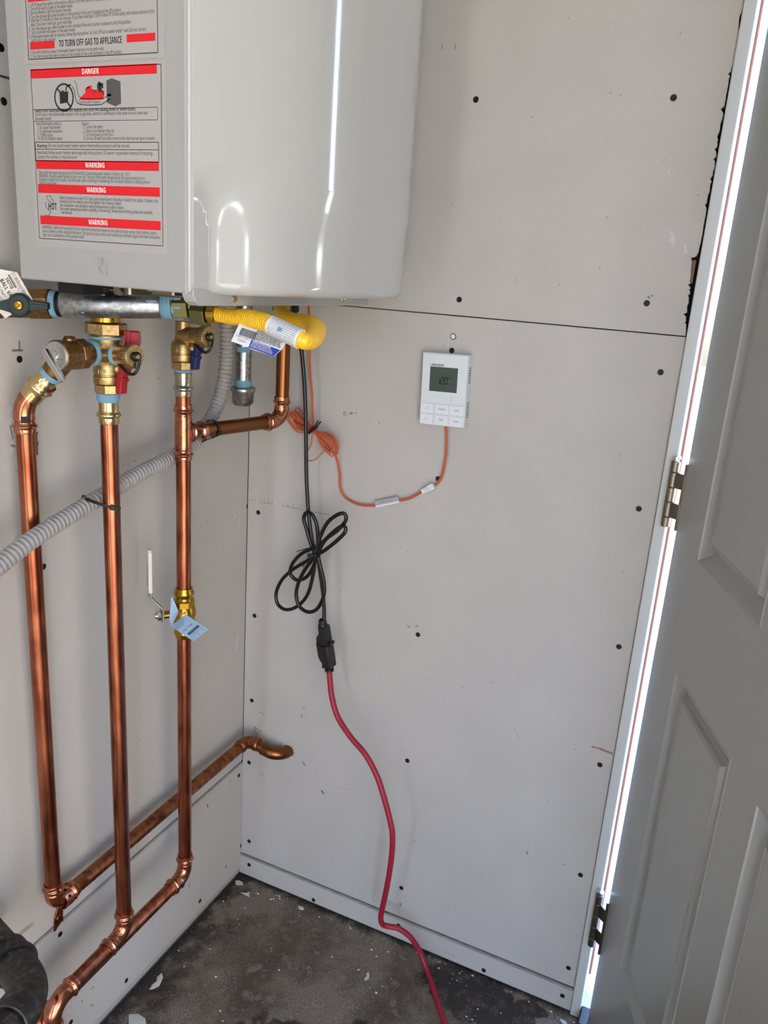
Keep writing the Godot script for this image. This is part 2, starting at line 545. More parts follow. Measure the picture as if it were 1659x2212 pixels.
func room() -> void:
	var rng := RandomNumberGenerator.new()
	rng.seed = 11
	# floor
	var fl := structure("floor", "stained bare concrete floor with wet patches and white crumbs", "floor")
	var st := S()
	prism(st, Transform3D(Basis(Vector3(1, 0, 0), Vector3(0, 0, -1), Vector3(0, 1, 0)), Vector3.ZERO), PackedVector2Array([Vector2(-0.12, -1.2), Vector2(2.4, -1.2), Vector2(2.4, 0.13), Vector2(-0.12, 0.13)]), -0.1, 0.0, 0.0, Rect2(0.0, -1.2, 1.2, 1.2))
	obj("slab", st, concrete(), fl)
	st = S()
	bx(st, Vector3(-0.12, -0.1, 1.2), Vector3(2.4, 0.0, 2.7), 0.0)
	obj("slab", st, M["outside ground"], fl)
	# the ground outdoors
	var g := structure("ground", "pale sunlit concrete ground outdoors", "ground")
	st = S()
	bx(st, Vector3(-14, -0.3, 2.7), Vector3(14, -0.02, 22), 0.0)
	bx(st, Vector3(-14, -0.3, -16), Vector3(14, -0.04, -0.13), 0.0)
	obj("paving", st, M["outside ground"], g)

	# back wall
	var wb := structure("wall_back", "grey drywall wall beside the door, in sheets with black screws", "wall")
	st = S()
	bx(st, Vector3(-0.115, 0, -0.13), Vector3(0.7285, 2.5, -0.0135), 0.0)
	obj("framing", st, M["dark cavity"], wb)
	st = S()
	bx(st, Vector3(1.4835, 0, -0.13), Vector3(2.42, 2.5, 0.0), 0.0)
	bx(st, Vector3(0.7285, 2.075, -0.13), Vector3(1.4835, 2.5, 0.0), 0.0)
	obj("plain_panel", st, M["plain drywall"], wb)
	# upper sheet, its right edge cut ragged
	var edge := [Vector2(0.7267, 1.2233), Vector2(0.7248, 1.2384), Vector2(0.7230, 1.2491), Vector2(0.7232, 1.2667), Vector2(0.7232, 1.2848), Vector2(0.7207, 1.2995), Vector2(0.7179, 1.3270), Vector2(0.7241, 1.3297), Vector2(0.7258, 1.3443), Vector2(0.7264, 1.3689), Vector2(0.7258, 1.3931), Vector2(0.7255, 1.4117), Vector2(0.7263, 1.4308), Vector2(0.7270, 1.4469), Vector2(0.7256, 1.4679), Vector2(0.7260, 1.4886), Vector2(0.7261, 1.5174), Vector2(0.7266, 1.5462), Vector2(0.7280, 1.5661), Vector2(0.7286, 1.5968), Vector2(0.7287, 1.6383)]
	var poly := PackedVector2Array([Vector2(0.0008, 2.44), Vector2(0.0008, 1.2225), Vector2(0.40, 1.2228), Vector2(edge[0].x, 1.2222)])
	for i in edge.size() - 1:
		var k := 7
		for j in k:
			var p: Vector2 = edge[i].lerp(edge[i + 1], float(j) / k)
			var bite := 0.0
			if i > 0:
				bite = rng.randf_range(-0.0012, 0.0004)
				if rng.randf() < 0.14:
					bite -= rng.randf_range(0.0012, 0.0032)
			poly.append(p + Vector2(bite, 0))
	poly.append(Vector2(0.7282, 1.66))
	poly.append(Vector2(0.7282, 2.44))
	st = S()
	var up := Rect2(0.0, 1.21, 0.74, 1.24)
	prism(st, Transform3D(), poly, -0.0127, 0.0, 0.0, up)
	var gray := Color(0.62, 0.61, 0.60)
	var pale := Color(0.80, 0.80, 0.80)
	var dark := Color(0.36, 0.35, 0.34)
	var marks := [
		[Vector2(0.3229, 1.6046), Vector2(0.3234, 1.5991), 0.0012, dark, 0.5], [Vector2(0.3432, 1.6043), Vector2(0.3438, 1.5977), 0.0012, dark, 0.5],
		[Vector2(0.6780, 1.3506), Vector2(0.6819, 1.3108), 0.02, pale, 0.22], [Vector2(0.6851, 1.3600), Vector2(0.6911, 1.3421), 0.008, pale, 0.5], [Vector2(0.7062, 1.3428), Vector2(0.7090, 1.3332), 0.004, pale, 0.6],
		[Vector2(0.6852, 1.3479), Vector2(0.6901, 1.3517), 0.004, pale, 0.7], [Vector2(0.6632, 1.3222), Vector2(0.6640, 1.2972), 0.02, pale, 0.15], [Vector2(0.6888, 1.2987), Vector2(0.7082, 1.2938), 0.03, pale, 0.16],
		[Vector2(0.6679, 1.2721), Vector2(0.6702, 1.2697), 0.002, dark, 0.6], [Vector2(0.6727, 1.2737), Vector2(0.6742, 1.2726), 0.002, dark, 0.6], [Vector2(0.6683, 1.4370), Vector2(0.6703, 1.4323), 0.002, pale, 0.5]]
	for i in 14:
		var p := Vector2(rng.randf_range(0.3, 0.72), rng.randf_range(1.25, 1.8))
		marks.append([p, p + Vector2(0.0008, 0.001), 0.0012, dark, 0.5])
	var d1 := obj("drywall_panel", st, sheet_paint("upper drywall paper", up, 1150.0, marks, 21), wb)
	for q in [Vector3(0.3829, 1.5308, 0.0000), Vector3(0.6607, 1.5279, 0.0000), Vector3(0.3854, 1.2468, 0.0000), Vector3(0.6675, 1.2625, 0.0000)]:
		screw(d1, q, Vector3(0, 0, 1), rng.randf() * 3.0)
	# lower sheet
	st = S()
	var lo := Rect2(0.0, 0.045, 0.73, 1.18)
	prism(st, Transform3D(), PackedVector2Array([Vector2(0.0003, 0.0535), Vector2(0.7278, 0.0545), Vector2(0.7276, 0.5), Vector2(0.7280, 1.2206), Vector2(0.40, 1.2212), Vector2(0.0003, 1.2216)]), -0.0127, 0.0, 0.0008, lo)
	var rust := Color(0.50, 0.38, 0.28)
	marks = [
		[Vector2(0.1898, 0.2790), Vector2(0.1943, 0.2731), 0.0028, Color(0.16, 0.30, 0.24), 0.8],
		[Vector2(0.1357, 0.4364), Vector2(0.1390, 0.4332), 0.003, gray, 0.9], [Vector2(0.1359, 0.4312), Vector2(0.1370, 0.4295), 0.003, dark, 0.5], [Vector2(0.1403, 0.4512), Vector2(0.1415, 0.4474), 0.002, dark, 0.5],
		[Vector2(0.1436, 0.3295), Vector2(0.1481, 0.3246), 0.005, gray, 0.9], [Vector2(0.1448, 0.3267), Vector2(0.1493, 0.3228), 0.002, dark, 0.6],
		[Vector2(0.0279, 0.3717), Vector2(0.0313, 0.3696), 0.003, rust, 0.8], [Vector2(0.0313, 0.3696), Vector2(0.0448, 0.3664), 0.0015, rust, 0.7], [Vector2(0.0258, 0.3656), Vector2(0.0350, 0.3578), 0.006, rust, 0.25],
		[Vector2(0.0392, 0.4095), Vector2(0.0503, 0.4077), 0.0015, dark, 0.5],
		[Vector2(0.6901, 0.5469), Vector2(0.7068, 0.5480), 0.002, Color(0.48, 0.36, 0.30), 0.8], [Vector2(0.7039, 0.5471), Vector2(0.7239, 0.5450), 0.004, Color(0.55, 0.43, 0.36), 0.8],
		[Vector2(0.1932, 1.0423), Vector2(0.1958, 1.0443), 0.0022, dark, 0.6], [Vector2(0.1943, 1.0384), Vector2(0.1953, 1.0377), 0.002, dark, 0.5], [Vector2(0.1988, 1.0398), Vector2(0.1996, 1.0407), 0.002, dark, 0.4], [Vector2(0.2058, 1.0432), Vector2(0.2102, 1.0446), 0.003, dark, 0.6], [Vector2(0.2163, 1.0462), Vector2(0.2182, 1.0448), 0.0018, dark, 0.5],
		[Vector2(0.2602, 1.0369), Vector2(0.2648, 1.0327), 0.0012, dark, 0.4], [Vector2(0.3439, 0.6790), Vector2(0.3477, 0.6772), 0.004, gray, 0.9], [Vector2(0.3458, 0.6776), Vector2(0.3467, 0.6779), 0.002, dark, 0.7], [Vector2(0.3590, 0.6810), Vector2(0.3632, 0.6848), 0.0035, gray, 0.9], [Vector2(0.3616, 0.6826), Vector2(0.3624, 0.6828), 0.002, dark, 0.6],
		[Vector2(0.0052, 0.8526), Vector2(0.0177, 0.8530), 0.0012, dark, 0.25], [Vector2(0.0290, 0.8523), Vector2(0.0565, 0.8528), 0.0012, dark, 0.25], [Vector2(0.0766, 0.8538), Vector2(0.1222, 0.8541), 0.0012, dark, 0.3], [Vector2(0.1349, 0.8538), Vector2(0.1762, 0.8545), 0.0012, dark, 0.35],
		[Vector2(0.0288, 0.8604), Vector2(0.0290, 0.8523), 0.001, dark, 0.22], [Vector2(0.0370, 0.8592), Vector2(0.0372, 0.8520), 0.001, dark, 0.22], [Vector2(0.0461, 0.8608), Vector2(0.0464, 0.8519), 0.001, dark, 0.22], [Vector2(0.0542, 0.8614), Vector2(0.0545, 0.8524), 0.001, dark, 0.22], [Vector2(0.0784, 0.8604), Vector2(0.0787, 0.8533), 0.001, dark, 0.22], [Vector2(0.0883, 0.8613), Vector2(0.0887, 0.8533), 0.001, dark, 0.22], [Vector2(0.1003, 0.8608), Vector2(0.1005, 0.8537), 0.001, dark, 0.22], [Vector2(0.1141, 0.8606), Vector2(0.1144, 0.8536), 0.001, dark, 0.22],
		[Vector2(0.5568, 0.5411), Vector2(0.5729, 0.5170), 0.0008, gray, 0.6], [Vector2(0.6086, 0.3046), Vector2(0.6110, 0.2987), 0.002, dark, 0.6], [Vector2(0.3947, 0.2417), Vector2(0.3967, 0.2404), 0.002, dark, 0.4], [Vector2(0.3769, 0.0869), Vector2(0.3783, 0.0819), 0.006, gray, 0.9], [Vector2(0.3780, 0.0862), Vector2(0.3793, 0.0823), 0.002, dark, 0.6],
		[Vector2(0.1837, 0.2952), Vector2(0.2560, 0.3042), 0.001, gray, 0.4], [Vector2(0.6748, 0.3043), Vector2(0.6765, 0.3041), 0.002, dark, 0.6], [Vector2(0.4928, 0.6655), Vector2(0.5357, 0.6510), 0.05, pale, 0.05], [Vector2(0.0476, 0.2687), Vector2(0.0488, 0.2647), 0.012, gray, 0.3]]
	for i in 26:
		var p := Vector2(rng.randf_range(0.03, 0.72), rng.randf_range(0.08, 1.2))
		marks.append([p, p + Vector2(rng.randf_range(-0.001, 0.001), 0.001), 0.0013, dark, 0.5])
	var d2 := obj("drywall_panel", st, sheet_paint("lower drywall paper", lo, 1150.0, marks, 22), wb)
	for q in [Vector3(0.3808, 1.1677, 0.0000), Vector3(0.7015, 1.1686, 0.0000), Vector3(0.7027, 0.9631, 0.0000), Vector3(0.7070, 0.7343, 0.0000), Vector3(0.3768, 0.9555, 0.0000), Vector3(0.0245, 0.8306, 0.0000), Vector3(0.0216, 0.6178, 0.0000), Vector3(0.3656, 0.6665, 0.0000), Vector3(0.0197, 0.4300, 0.0000), Vector3(0.3663, 0.4081, 0.0000), Vector3(0.7081, 0.5174, 0.0000), Vector3(0.0164, 0.2835, 0.0000), Vector3(0.7064, 0.2941, 0.0000), Vector3(0.0209, 0.0895, 0.0000), Vector3(0.3770, 0.1227, 0.0000), Vector3(0.0266, 1.0084, 0.0000), Vector3(0.7123, 0.0919, 0.0000)]:
		screw(d2, q, Vector3(0, 0, 1), rng.randf() * 3.0)
	st = S()
	var hole := Vector3(0.3810, 1.1895, 0.0000)
	lathe(st, hole, Vector3(0, 0, 1), [Vector2(0.0, 0.0052), Vector2(0.0007, 0.0047), Vector2(0.0006, 0.0037)], 18)
	obj("hole_rim", st, M["print grey"], d2)
	st = S()
	lathe(st, hole, Vector3(0, 0, 1), [Vector2(0.0004, 0.0038), Vector2(0.0009, 0.0030), Vector2(0.0012, 0.0)], 18)
	obj("filled_hole", st, M["white plastic"], d2)
	# narrow bottom strip, a little proud, with a torn top edge
	st = S()
	poly = PackedVector2Array([Vector2(0.0006, 0.0035), Vector2(0.7282, 0.0035), Vector2(0.7282, 0.0505)])
	for i in 90:
		poly.append(Vector2(0.7282 - 0.7276 * (i + 0.5) / 90.0, 0.0508 + rng.randf_range(-0.0009, 0.0008)))
	poly.append(Vector2(0.0006, 0.051))
	var strip := Rect2(0.0, 0.0, 0.73, 0.06)
	prism(st, Transform3D(), poly, -0.0127, 0.0035, 0.0, strip)
	marks = [[Vector2(0.0, 0.0495), Vector2(0.73, 0.0495), 0.0014, Color(0.50, 0.47, 0.43), 0.6], [Vector2(0.1, 0.03), Vector2(0.106, 0.026), 0.002, gray, 0.7], [Vector2(0.205, 0.027), Vector2(0.211, 0.02), 0.002, gray, 0.7], [Vector2(0.0, 0.004), Vector2(0.73, 0.004), 0.003, dark, 0.35], [Vector2(0.48, 0.02), Vector2(0.5, 0.018), 0.004, gray, 0.3]]
	var d3 := obj("drywall_strip", st, sheet_paint("strip drywall paper", strip, 1150.0, marks, 23), wb)
	for q in [Vector3(0.0246, 0.0325, 0.0035), Vector3(0.1857, 0.0111, 0.0035), Vector3(0.3795, 0.0355, 0.0035), Vector3(0.5602, 0.0133, 0.0035), Vector3(0.7102, 0.0297, 0.0035)]:
		screw(d3, q, Vector3(0, 0, 1), rng.randf() * 3.0)
	# torn paper along the joint and the wood behind the ragged edge
	st = S()
	var last := Vector3(0.003, 0.0522, 0.001)
	for i in 120:
		var nx := Vector3(0.003 + 0.722 * (i + 1) / 120.0, 0.0522 + rng.randf_range(-0.0009, 0.0012), 0.0012 + rng.randf_range(0, 0.0012))
		bar(st, last, nx, Vector3(0, 0, 1), 0.0012, 0.0013, 0.0)
		last = nx
	obj("torn_paper", st, mat("torn paper", Color(0.58, 0.55, 0.51), 0.95), wb)
	st = S()
	bx(st, Vector3(0.7190, 1.2935, -0.0120), Vector3(0.7235, 1.3247, -0.0120) + Vector3(0, 0, 0.006), 0.0005)
	obj("shim", st, M["wood"], wb)

	# left wall
	var wl := structure("wall_left", "drywall wall behind the copper pipes", "wall")
	st = S()
	bx(st, Vector3(-0.115, 0, -0.0135), Vector3(-0.0135, 2.5, 2.7), 0.0)
	obj("framing", st, M["dark cavity"], wl)
	st = S()
	var up2 := Rect2(-2.62, 1.4, 2.63, 1.1)
	prism(st, LW(), PackedVector2Array([Vector2(-2.6, 1.4615), Vector2(-0.0015, 1.4615), Vector2(-0.0015, 2.44), Vector2(-2.6, 2.44)]), -0.0127, 0.0, 0.0008, up2)
	var e1 := obj("drywall_panel", st, M["plain drywall"], wl)
	screw(e1, Vector3(0.0000, 1.4887, 0.5039), Vector3(1, 0, 0))
	var mid := Rect2(-1.0, 0.27, 1.0, 1.2)
	st = S()
	prism(st, LW(), PackedVector2Array([Vector2(-1.0, 0.2838), Vector2(-0.0004, 0.2838), Vector2(-0.0004, 1.4590), Vector2(-1.0, 1.4590)]), -0.0127, 0.0, 0.0008, mid)
	var pencil := Color(0.30, 0.29, 0.28)
	marks = [
		[Vector2(-0.5143, 1.1573), Vector2(-0.4991, 1.1565), 0.0022, pencil, 0.7], [Vector2(-0.5032, 1.1679), Vector2(-0.5040, 1.1568), 0.0009, pencil, 0.8], [Vector2(-0.2881, 1.1719), Vector2(-0.2866, 1.1552), 0.0009, pencil, 0.8],
		[Vector2(-0.0249, 0.8221), Vector2(-0.0275, 0.8081), 0.006, pale, 0.4], [Vector2(-0.0244, 0.5802), Vector2(-0.0283, 0.5488), 0.004, pale, 0.7], [Vector2(-0.0386, 0.8327), Vector2(-0.0414, 0.8262), 0.004, pale, 0.5], [Vector2(-0.0129, 0.4547), Vector2(-0.0110, 0.4432), 0.006, pale, 0.4], [Vector2(0.0045, 0.5746), Vector2(0.0032, 0.5650), 0.002, rust, 0.5],
		[Vector2(-0.5231, 1.0886), Vector2(-0.5281, 1.0603), 0.009, pale, 0.5], [Vector2(-0.5229, 1.0741), Vector2(-0.5259, 1.0705), 0.005, pale, 0.8], [Vector2(-0.5252, 1.0628), Vector2(-0.5233, 1.0508), 0.007, pale, 0.8], [Vector2(-0.5231, 1.0449), Vector2(-0.5261, 1.0336), 0.006, pale, 0.8], [Vector2(-0.5249, 1.0657), Vector2(-0.5221, 1.0489), 0.002, dark, 0.5], [Vector2(-0.5255, 1.0412), Vector2(-0.5200, 1.0391), 0.003, dark, 0.5],
		[Vector2(-0.5441, 0.3196), Vector2(-0.5692, 0.3208), 0.010, rust, 0.25], [Vector2(-0.5531, 0.2898), Vector2(-0.5633, 0.2886), 0.010, rust, 0.7]]
	for i in 22:
		var p := Vector2(-rng.randf_range(0.02, 0.7), rng.randf_range(0.3, 1.3))
		marks.append([p, p + Vector2(0.001, rng.randf_range(-0.001, 0.002)), 0.0013, dark, 0.5])
	var e2 := obj("drywall_panel", st, sheet_paint("middle drywall paper", mid, 850.0, marks, 24), wl)
	for q in [Vector3(0.0000, 1.1461, 0.5048), Vector3(0.0000, 1.4344, 0.5046), Vector3(0.0000, 0.8387, -0.0005), Vector3(0.0000, 0.6706, -0.0030), Vector3(0.0000, 0.8675, 0.4862)]:
		screw(e2, q, Vector3(1, 0, 0), rng.randf() * 3.0)
	var low := Rect2(-1.0, 0.0, 1.0, 0.29)
	st = S()
	prism(st, LW(), PackedVector2Array([Vector2(-1.0, 0.005), Vector2(-0.0002, 0.005), Vector2(-0.0002, 0.2802), Vector2(-1.0, 0.2798)]), -0.0127, 0.0012, 0.0008, low)
	marks = [
		[Vector2(-0.1213, 0.2540), Vector2(-0.1197, 0.2465), 0.003, dark, 0.8], [Vector2(-0.0454, 0.2627), Vector2(-0.0437, 0.2584), 0.002, dark, 0.6], [Vector2(-0.0560, 0.0602), Vector2(-0.0542, 0.0529), 0.003, dark, 0.5], [Vector2(-0.1808, 0.1020), Vector2(-0.1765, 0.1119), 0.004, gray, 0.5], [Vector2(-0.1780, 0.0976), Vector2(-0.1751, 0.1041), 0.0012, dark, 0.6], [Vector2(-0.1815, 0.2941), Vector2(-0.1606, 0.2930), 0.006, Color(0.55, 0.55, 0.42), 0.5],
		[Vector2(-0.2830, 0.2892), Vector2(-0.2731, 0.2912), 0.010, Color(0.56, 0.56, 0.44), 0.3], [Vector2(-0.2290, 0.2605), Vector2(-0.2278, 0.2485), 0.002, gray, 0.8], [Vector2(-0.4374, 0.0957), Vector2(-0.4321, 0.0956), 0.002, dark, 0.6], [Vector2(-0.4605, 0.0906), Vector2(-0.4584, 0.0905), 0.003, dark, 0.6], [Vector2(-0.4412, 0.0626), Vector2(-0.4360, 0.0604), 0.003, dark, 0.4],
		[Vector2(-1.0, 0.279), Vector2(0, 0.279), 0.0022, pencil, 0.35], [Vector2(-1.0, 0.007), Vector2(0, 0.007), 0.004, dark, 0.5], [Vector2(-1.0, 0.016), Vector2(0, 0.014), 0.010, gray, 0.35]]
	var e3 := obj("drywall_panel", st, sheet_paint("bottom drywall paper", low, 850.0, marks, 25), wl)
	for q in [Vector3(0.0012, 0.2552, 0.0140), Vector3(0.0012, 0.0711, 0.0003), Vector3(0.0012, 0.0397, 0.1442), Vector3(0.0012, 0.2596, 0.4958), Vector3(0.0012, 0.0366, 0.3565), Vector3(0.0012, 0.0716, 0.4849)]:
		screw(e3, q, Vector3(1, 0, 0), rng.randf() * 3.0)
	st = S()
	bx(st, Vector3(-0.0127, 0.0, 1.0), Vector3(0.0, 1.4615, 2.6), 0.0)
	obj("plain_panel", st, M["plain drywall"], wl)

	# the rest of the shell, behind the camera
	var wr := structure("wall_right", "plain drywall wall on the right with a narrow doorway", "wall")
	for q in [[Vector3(2.3, 0, -0.13), Vector3(2.42, 2.5, 1.15)], [Vector3(2.3, 0, 1.30), Vector3(2.42, 2.5, 2.7)], [Vector3(2.3, 2.05, 1.15), Vector3(2.42, 2.5, 1.30)]]:
		st = S()
		bx(st, q[0], q[1], 0.0)
		obj("panel", st, M["plain drywall"], wr)
	var wf := structure("wall_front", "wall with open doorways behind the camera", "wall")
	for q in [[Vector3(-0.115, 0, 2.6), Vector3(0.25, 2.5, 2.7)], [Vector3(0.42, 0, 2.6), Vector3(1.25, 2.5, 2.7)], [Vector3(1.42, 0, 2.6), Vector3(1.62, 2.5, 2.7)], [Vector3(2.2, 0, 2.6), Vector3(2.42, 2.5, 2.7)], [Vector3(0.25, 2.1, 2.6), Vector3(0.42, 2.5, 2.7)], [Vector3(1.25, 2.36, 2.6), Vector3(1.42, 2.5, 2.7)], [Vector3(1.62, 2.36, 2.6), Vector3(2.2, 2.5, 2.7)]]:
		st = S()
		bx(st, q[0], q[1], 0.0)
		obj("panel", st, M["plain drywall"], wf)
	var ce := structure("ceiling", "plain ceiling", "ceiling")
	st = S()
	bx(st, Vector3(-0.115, 2.44, -0.13), Vector3(2.42, 2.56, 2.7), 0.0)
	obj("panel", st, M["ceiling paint"], ce)

func concrete() -> StandardMaterial3D:
	var n := 1024
	var a := FastNoiseLite.new()
	a.seed = 31
	a.frequency = 0.006
	a.fractal_octaves = 5
	var b := FastNoiseLite.new()
	b.seed = 32
	b.frequency = 0.03
	b.fractal_octaves = 4
	var c := FastNoiseLite.new()
	c.seed = 33
	c.frequency = 0.3
	c.fractal_octaves = 2
	var im := Image.create(n, n, false, Image.FORMAT_RGB8)
	var rough := Image.create(n, n, false, Image.FORMAT_RGB8)
	var wet := [[Vector2(0.575, 0.055), Vector2(0.115, 0.062)], [Vector2(0.52, 0.035), Vector2(0.05, 0.04)], [Vector2(0.66, 0.03), Vector2(0.05, 0.025)], [Vector2(0.305, 0.30), Vector2(0.085, 0.055)], [Vector2(0.25, 0.335), Vector2(0.06, 0.05)], [Vector2(0.40, 0.25), Vector2(0.035, 0.05)]]
	for yy in n:
		for xx in n:
			var x := 1.2 * xx / n
			var z := 1.2 * yy / n
			var n1 := a.get_noise_2d(xx, yy)
			var n2 := b.get_noise_2d(xx, yy)
			var n3 := c.get_noise_2d(xx, yy)
			var col := Color(0.48, 0.44, 0.385).lerp(Color(0.325, 0.285, 0.235), clampf(0.5 + n1 * 1.5 + n2 * 0.5, 0.0, 1.0))
			col = col.lerp(Color(0.60, 0.565, 0.52), clampf(n2 * 1.2 + n1 * 0.4 - 0.28, 0.0, 0.5))
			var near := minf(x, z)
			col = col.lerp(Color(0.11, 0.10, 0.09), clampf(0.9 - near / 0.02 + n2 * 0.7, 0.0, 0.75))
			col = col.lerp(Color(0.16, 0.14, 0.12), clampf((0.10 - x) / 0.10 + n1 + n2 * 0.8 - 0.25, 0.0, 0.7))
			var soak := 0.0
			for w in wet:
				var q := Vector2((x - w[0].x) / w[1].x, (z - w[0].y) / w[1].y)
				soak = maxf(soak, clampf((1.0 - q.length() + n1 * 0.5 + n2 * 0.35) * 9.0, 0.0, 1.0))
			col = col.lerp(Color(0.15, 0.13, 0.11).lerp(Color(0.33, 0.285, 0.235), clampf(n2 * 1.6 - 0.1, 0.0, 0.6)), soak * 0.88)
			var k := 1.0 + n3 * 0.28
			if n3 > 0.52 and n2 > 0.05:
				col = col.lerp(Color(0.62, 0.60, 0.57), 0.6)
			im.set_pixel(xx, yy, Color(col.r * k, col.g * k, col.b * k))
			var rr := lerpf(0.85, 0.5, soak)
			rough.set_pixel(xx, yy, Color(rr, rr, rr))
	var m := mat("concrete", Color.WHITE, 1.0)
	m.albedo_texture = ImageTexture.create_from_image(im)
	m.roughness_texture = ImageTexture.create_from_image(rough)
	return m

# ---------------------------------------------------------------- door
func door_xf() -> Transform3D:
	var a := deg_to_rad(21.3)
	var d := Vector3(sin(a), 0, cos(a))
	return Transform3D(Basis(d, Vector3.UP, Vector3(-d.z, 0, d.x)), Vector3(0.758, 0, 0.02))

func door() -> void:
	var fr := structure("trim_1", "pale painted door jamb with a salmon weatherstrip", "door frame")
	var st := S()
	bx(st, Vector3(0.7288, 0.002, -0.115), Vector3(0.7455, 2.06, 0.010), 0.0012)
	obj("jamb", st, M["jamb paint"], fr)
	st = S()
	bx(st, Vector3(1.4665, 0.002, -0.115), Vector3(1.4832, 2.06, 0.010), 0.0012)
	obj("jamb", st, M["jamb paint"], fr)
	st = S()
	bx(st, Vector3(0.7288, 2.06, -0.115), Vector3(1.4832, 2.0765, 0.010), 0.0012)
	obj("head_jamb", st, M["jamb paint"], fr)
	st = S()
	bx(st, Vector3(0.7455, 0.05, -0.075), Vector3(0.7492, 2.06, -0.048), 0.0008)
	obj("weatherstrip", st, M["salmon wood"], fr)
	st = S()
	bx(st, Vector3(0.70, -0.02, -0.150), Vector3(0.7455, 2.12, -0.116), 0.002)
	obj("brick_mould", st, M["jamb paint"], fr)
	st = S()
	prism(st, Transform3D(Basis(Vector3(0, 0, -1), Vector3.UP, Vector3(1, 0, 0)), Vector3.ZERO), PackedVector2Array([Vector2(-0.02, 0.0), Vector2(0.13, 0.0), Vector2(0.13, 0.012), Vector2(0.10, 0.022), Vector2(0.03, 0.022), Vector2(-0.01, 0.012)]), 0.7456, 1.4664)
	obj("threshold", st, M["aluminium"], fr)
	st = S()
	bx(st, Vector3(0.7456, 0.0, 0.0), Vector3(1.4664, 0.026, 0.045), 0.003)
	obj("sill_gasket", st, M["black rubber"], fr)

	var dr := structure("door_1", "grey-white six-panel door standing ajar on satin hinges", "door")
	var xf := door_xf()
	st = S()
	var xs := [0.012, 0.114, 0.331, 0.406, 0.623, 0.728]
	var ys := [0.022, 0.253, 0.777, 0.937, 1.66, 1.79, 1.95, 2.045]
	for i in 5:
		for j in 7:
			var is_panel := (i == 1 or i == 3) and (j == 1 or j == 3 or j == 5)
			if is_panel:
				continue
			flat_quad(st, xf * Vector3(xs[i], ys[j], 0), xf * Vector3(xs[i + 1], ys[j], 0), xf * Vector3(xs[i + 1], ys[j + 1], 0), xf * Vector3(xs[i], ys[j + 1], 0), xf.basis.z)
	var x0: float = xs[0]
	var x1: float = xs[5]
	var y0: float = ys[0]
	var y1: float = ys[7]
	var t := -0.044
	flat_quad(st, xf * Vector3(x0, y0, t), xf * Vector3(x1, y0, t), xf * Vector3(x1, y1, t), xf * Vector3(x0, y1, t), -xf.basis.z)
	flat_quad(st, xf * Vector3(x0, y0, 0), xf * Vector3(x0, y0, t), xf * Vector3(x0, y1, t), xf * Vector3(x0, y1, 0), -xf.basis.x)
	flat_quad(st, xf * Vector3(x1, y0, 0), xf * Vector3(x1, y0, t), xf * Vector3(x1, y1, t), xf * Vector3(x1, y1, 0), xf.basis.x)
	flat_quad(st, xf * Vector3(x0, y0, 0), xf * Vector3(x1, y0, 0), xf * Vector3(x1, y0, t), xf * Vector3(x0, y0, t), Vector3.DOWN)
	flat_quad(st, xf * Vector3(x0, y1, 0), xf * Vector3(x1, y1, 0), xf * Vector3(x1, y1, t), xf * Vector3(x0, y1, t), Vector3.UP)
	obj("door_slab", st, M["door paint"], dr)
	for i in [1, 3]:
		for j in [1, 3, 5]:
			st = S()
			moulded(st, xf, xs[i], ys[j], xs[i + 1], ys[j + 1])
			obj("door_panel", st, M["door paint"], dr)
	# hinges
	var k := 0
	for hy in [[Vector3(0.7466, 1.0472, 0.0170), Vector3(0.7472, 0.9482, 0.0170)], [Vector3(0.7462, 0.2837, 0.0170), Vector3(0.7467, 0.1851, 0.0170)]]:
		var top: Vector3 = hy[0]
		var bot: Vector3 = hy[1]
		var ax := Vector3(0.7448, 0, 0.0180)
		var a := top.y
		var b := bot.y if k == 0 else top.y - 0.108
		var h := sub("hinge", dr)
		var L := a - b
		var cuts := [0.0, 0.16, 0.39, 0.61, 0.84, 1.0]
		for c in 5:
			st = S()
			cyl(st, ax + Vector3(0, a - L * cuts[c] - 0.0004, 0), ax + Vector3(0, a - L * cuts[c + 1] + 0.0004, 0), 0.0066, 20, 0.0006)
			obj("knuckle", st, M["nickel"], h)
		st = S()
		lathe(st, ax + Vector3(0, a, 0), Vector3.UP, [Vector2(-0.001, 0.0032), Vector2(0.004, 0.0032), Vector2(0.004, 0.0066), Vector2(0.0062, 0.0066), Vector2(0.0078, 0.004), Vector2(0.0082, 0.0)], 18)
		obj("pin", st, M["chrome"], h)
		st = S()
		var e := xf * Vector3(0.0122, 0, 0.0012)
		var w := Vector3(e.x, 0, e.z)
		var leaf_in := xf * Vector3(0.0112, 0, -0.03)
		var into := Vector3(leaf_in.x - w.x, 0, leaf_in.z - w.z).normalized()
		bar(st, Vector3(w.x, b, w.z) + into * 0.004, Vector3(w.x, a, w.z) + into * 0.004, into, 0.0130, 0.0024, 0.0003)
		var along := (w - ax).normalized()
		for c in [1, 3]:
			bar(st, ax.lerp(w, 0.55) + Vector3(0, a - L * cuts[c + 1], 0), ax.lerp(w, 0.55) + Vector3(0, a - L * cuts[c], 0), along, ax.distance_to(w) * 1.0, 0.0024, 0.0003)
		obj("hinge_leaf", st, M["nickel"], h)
		k += 1

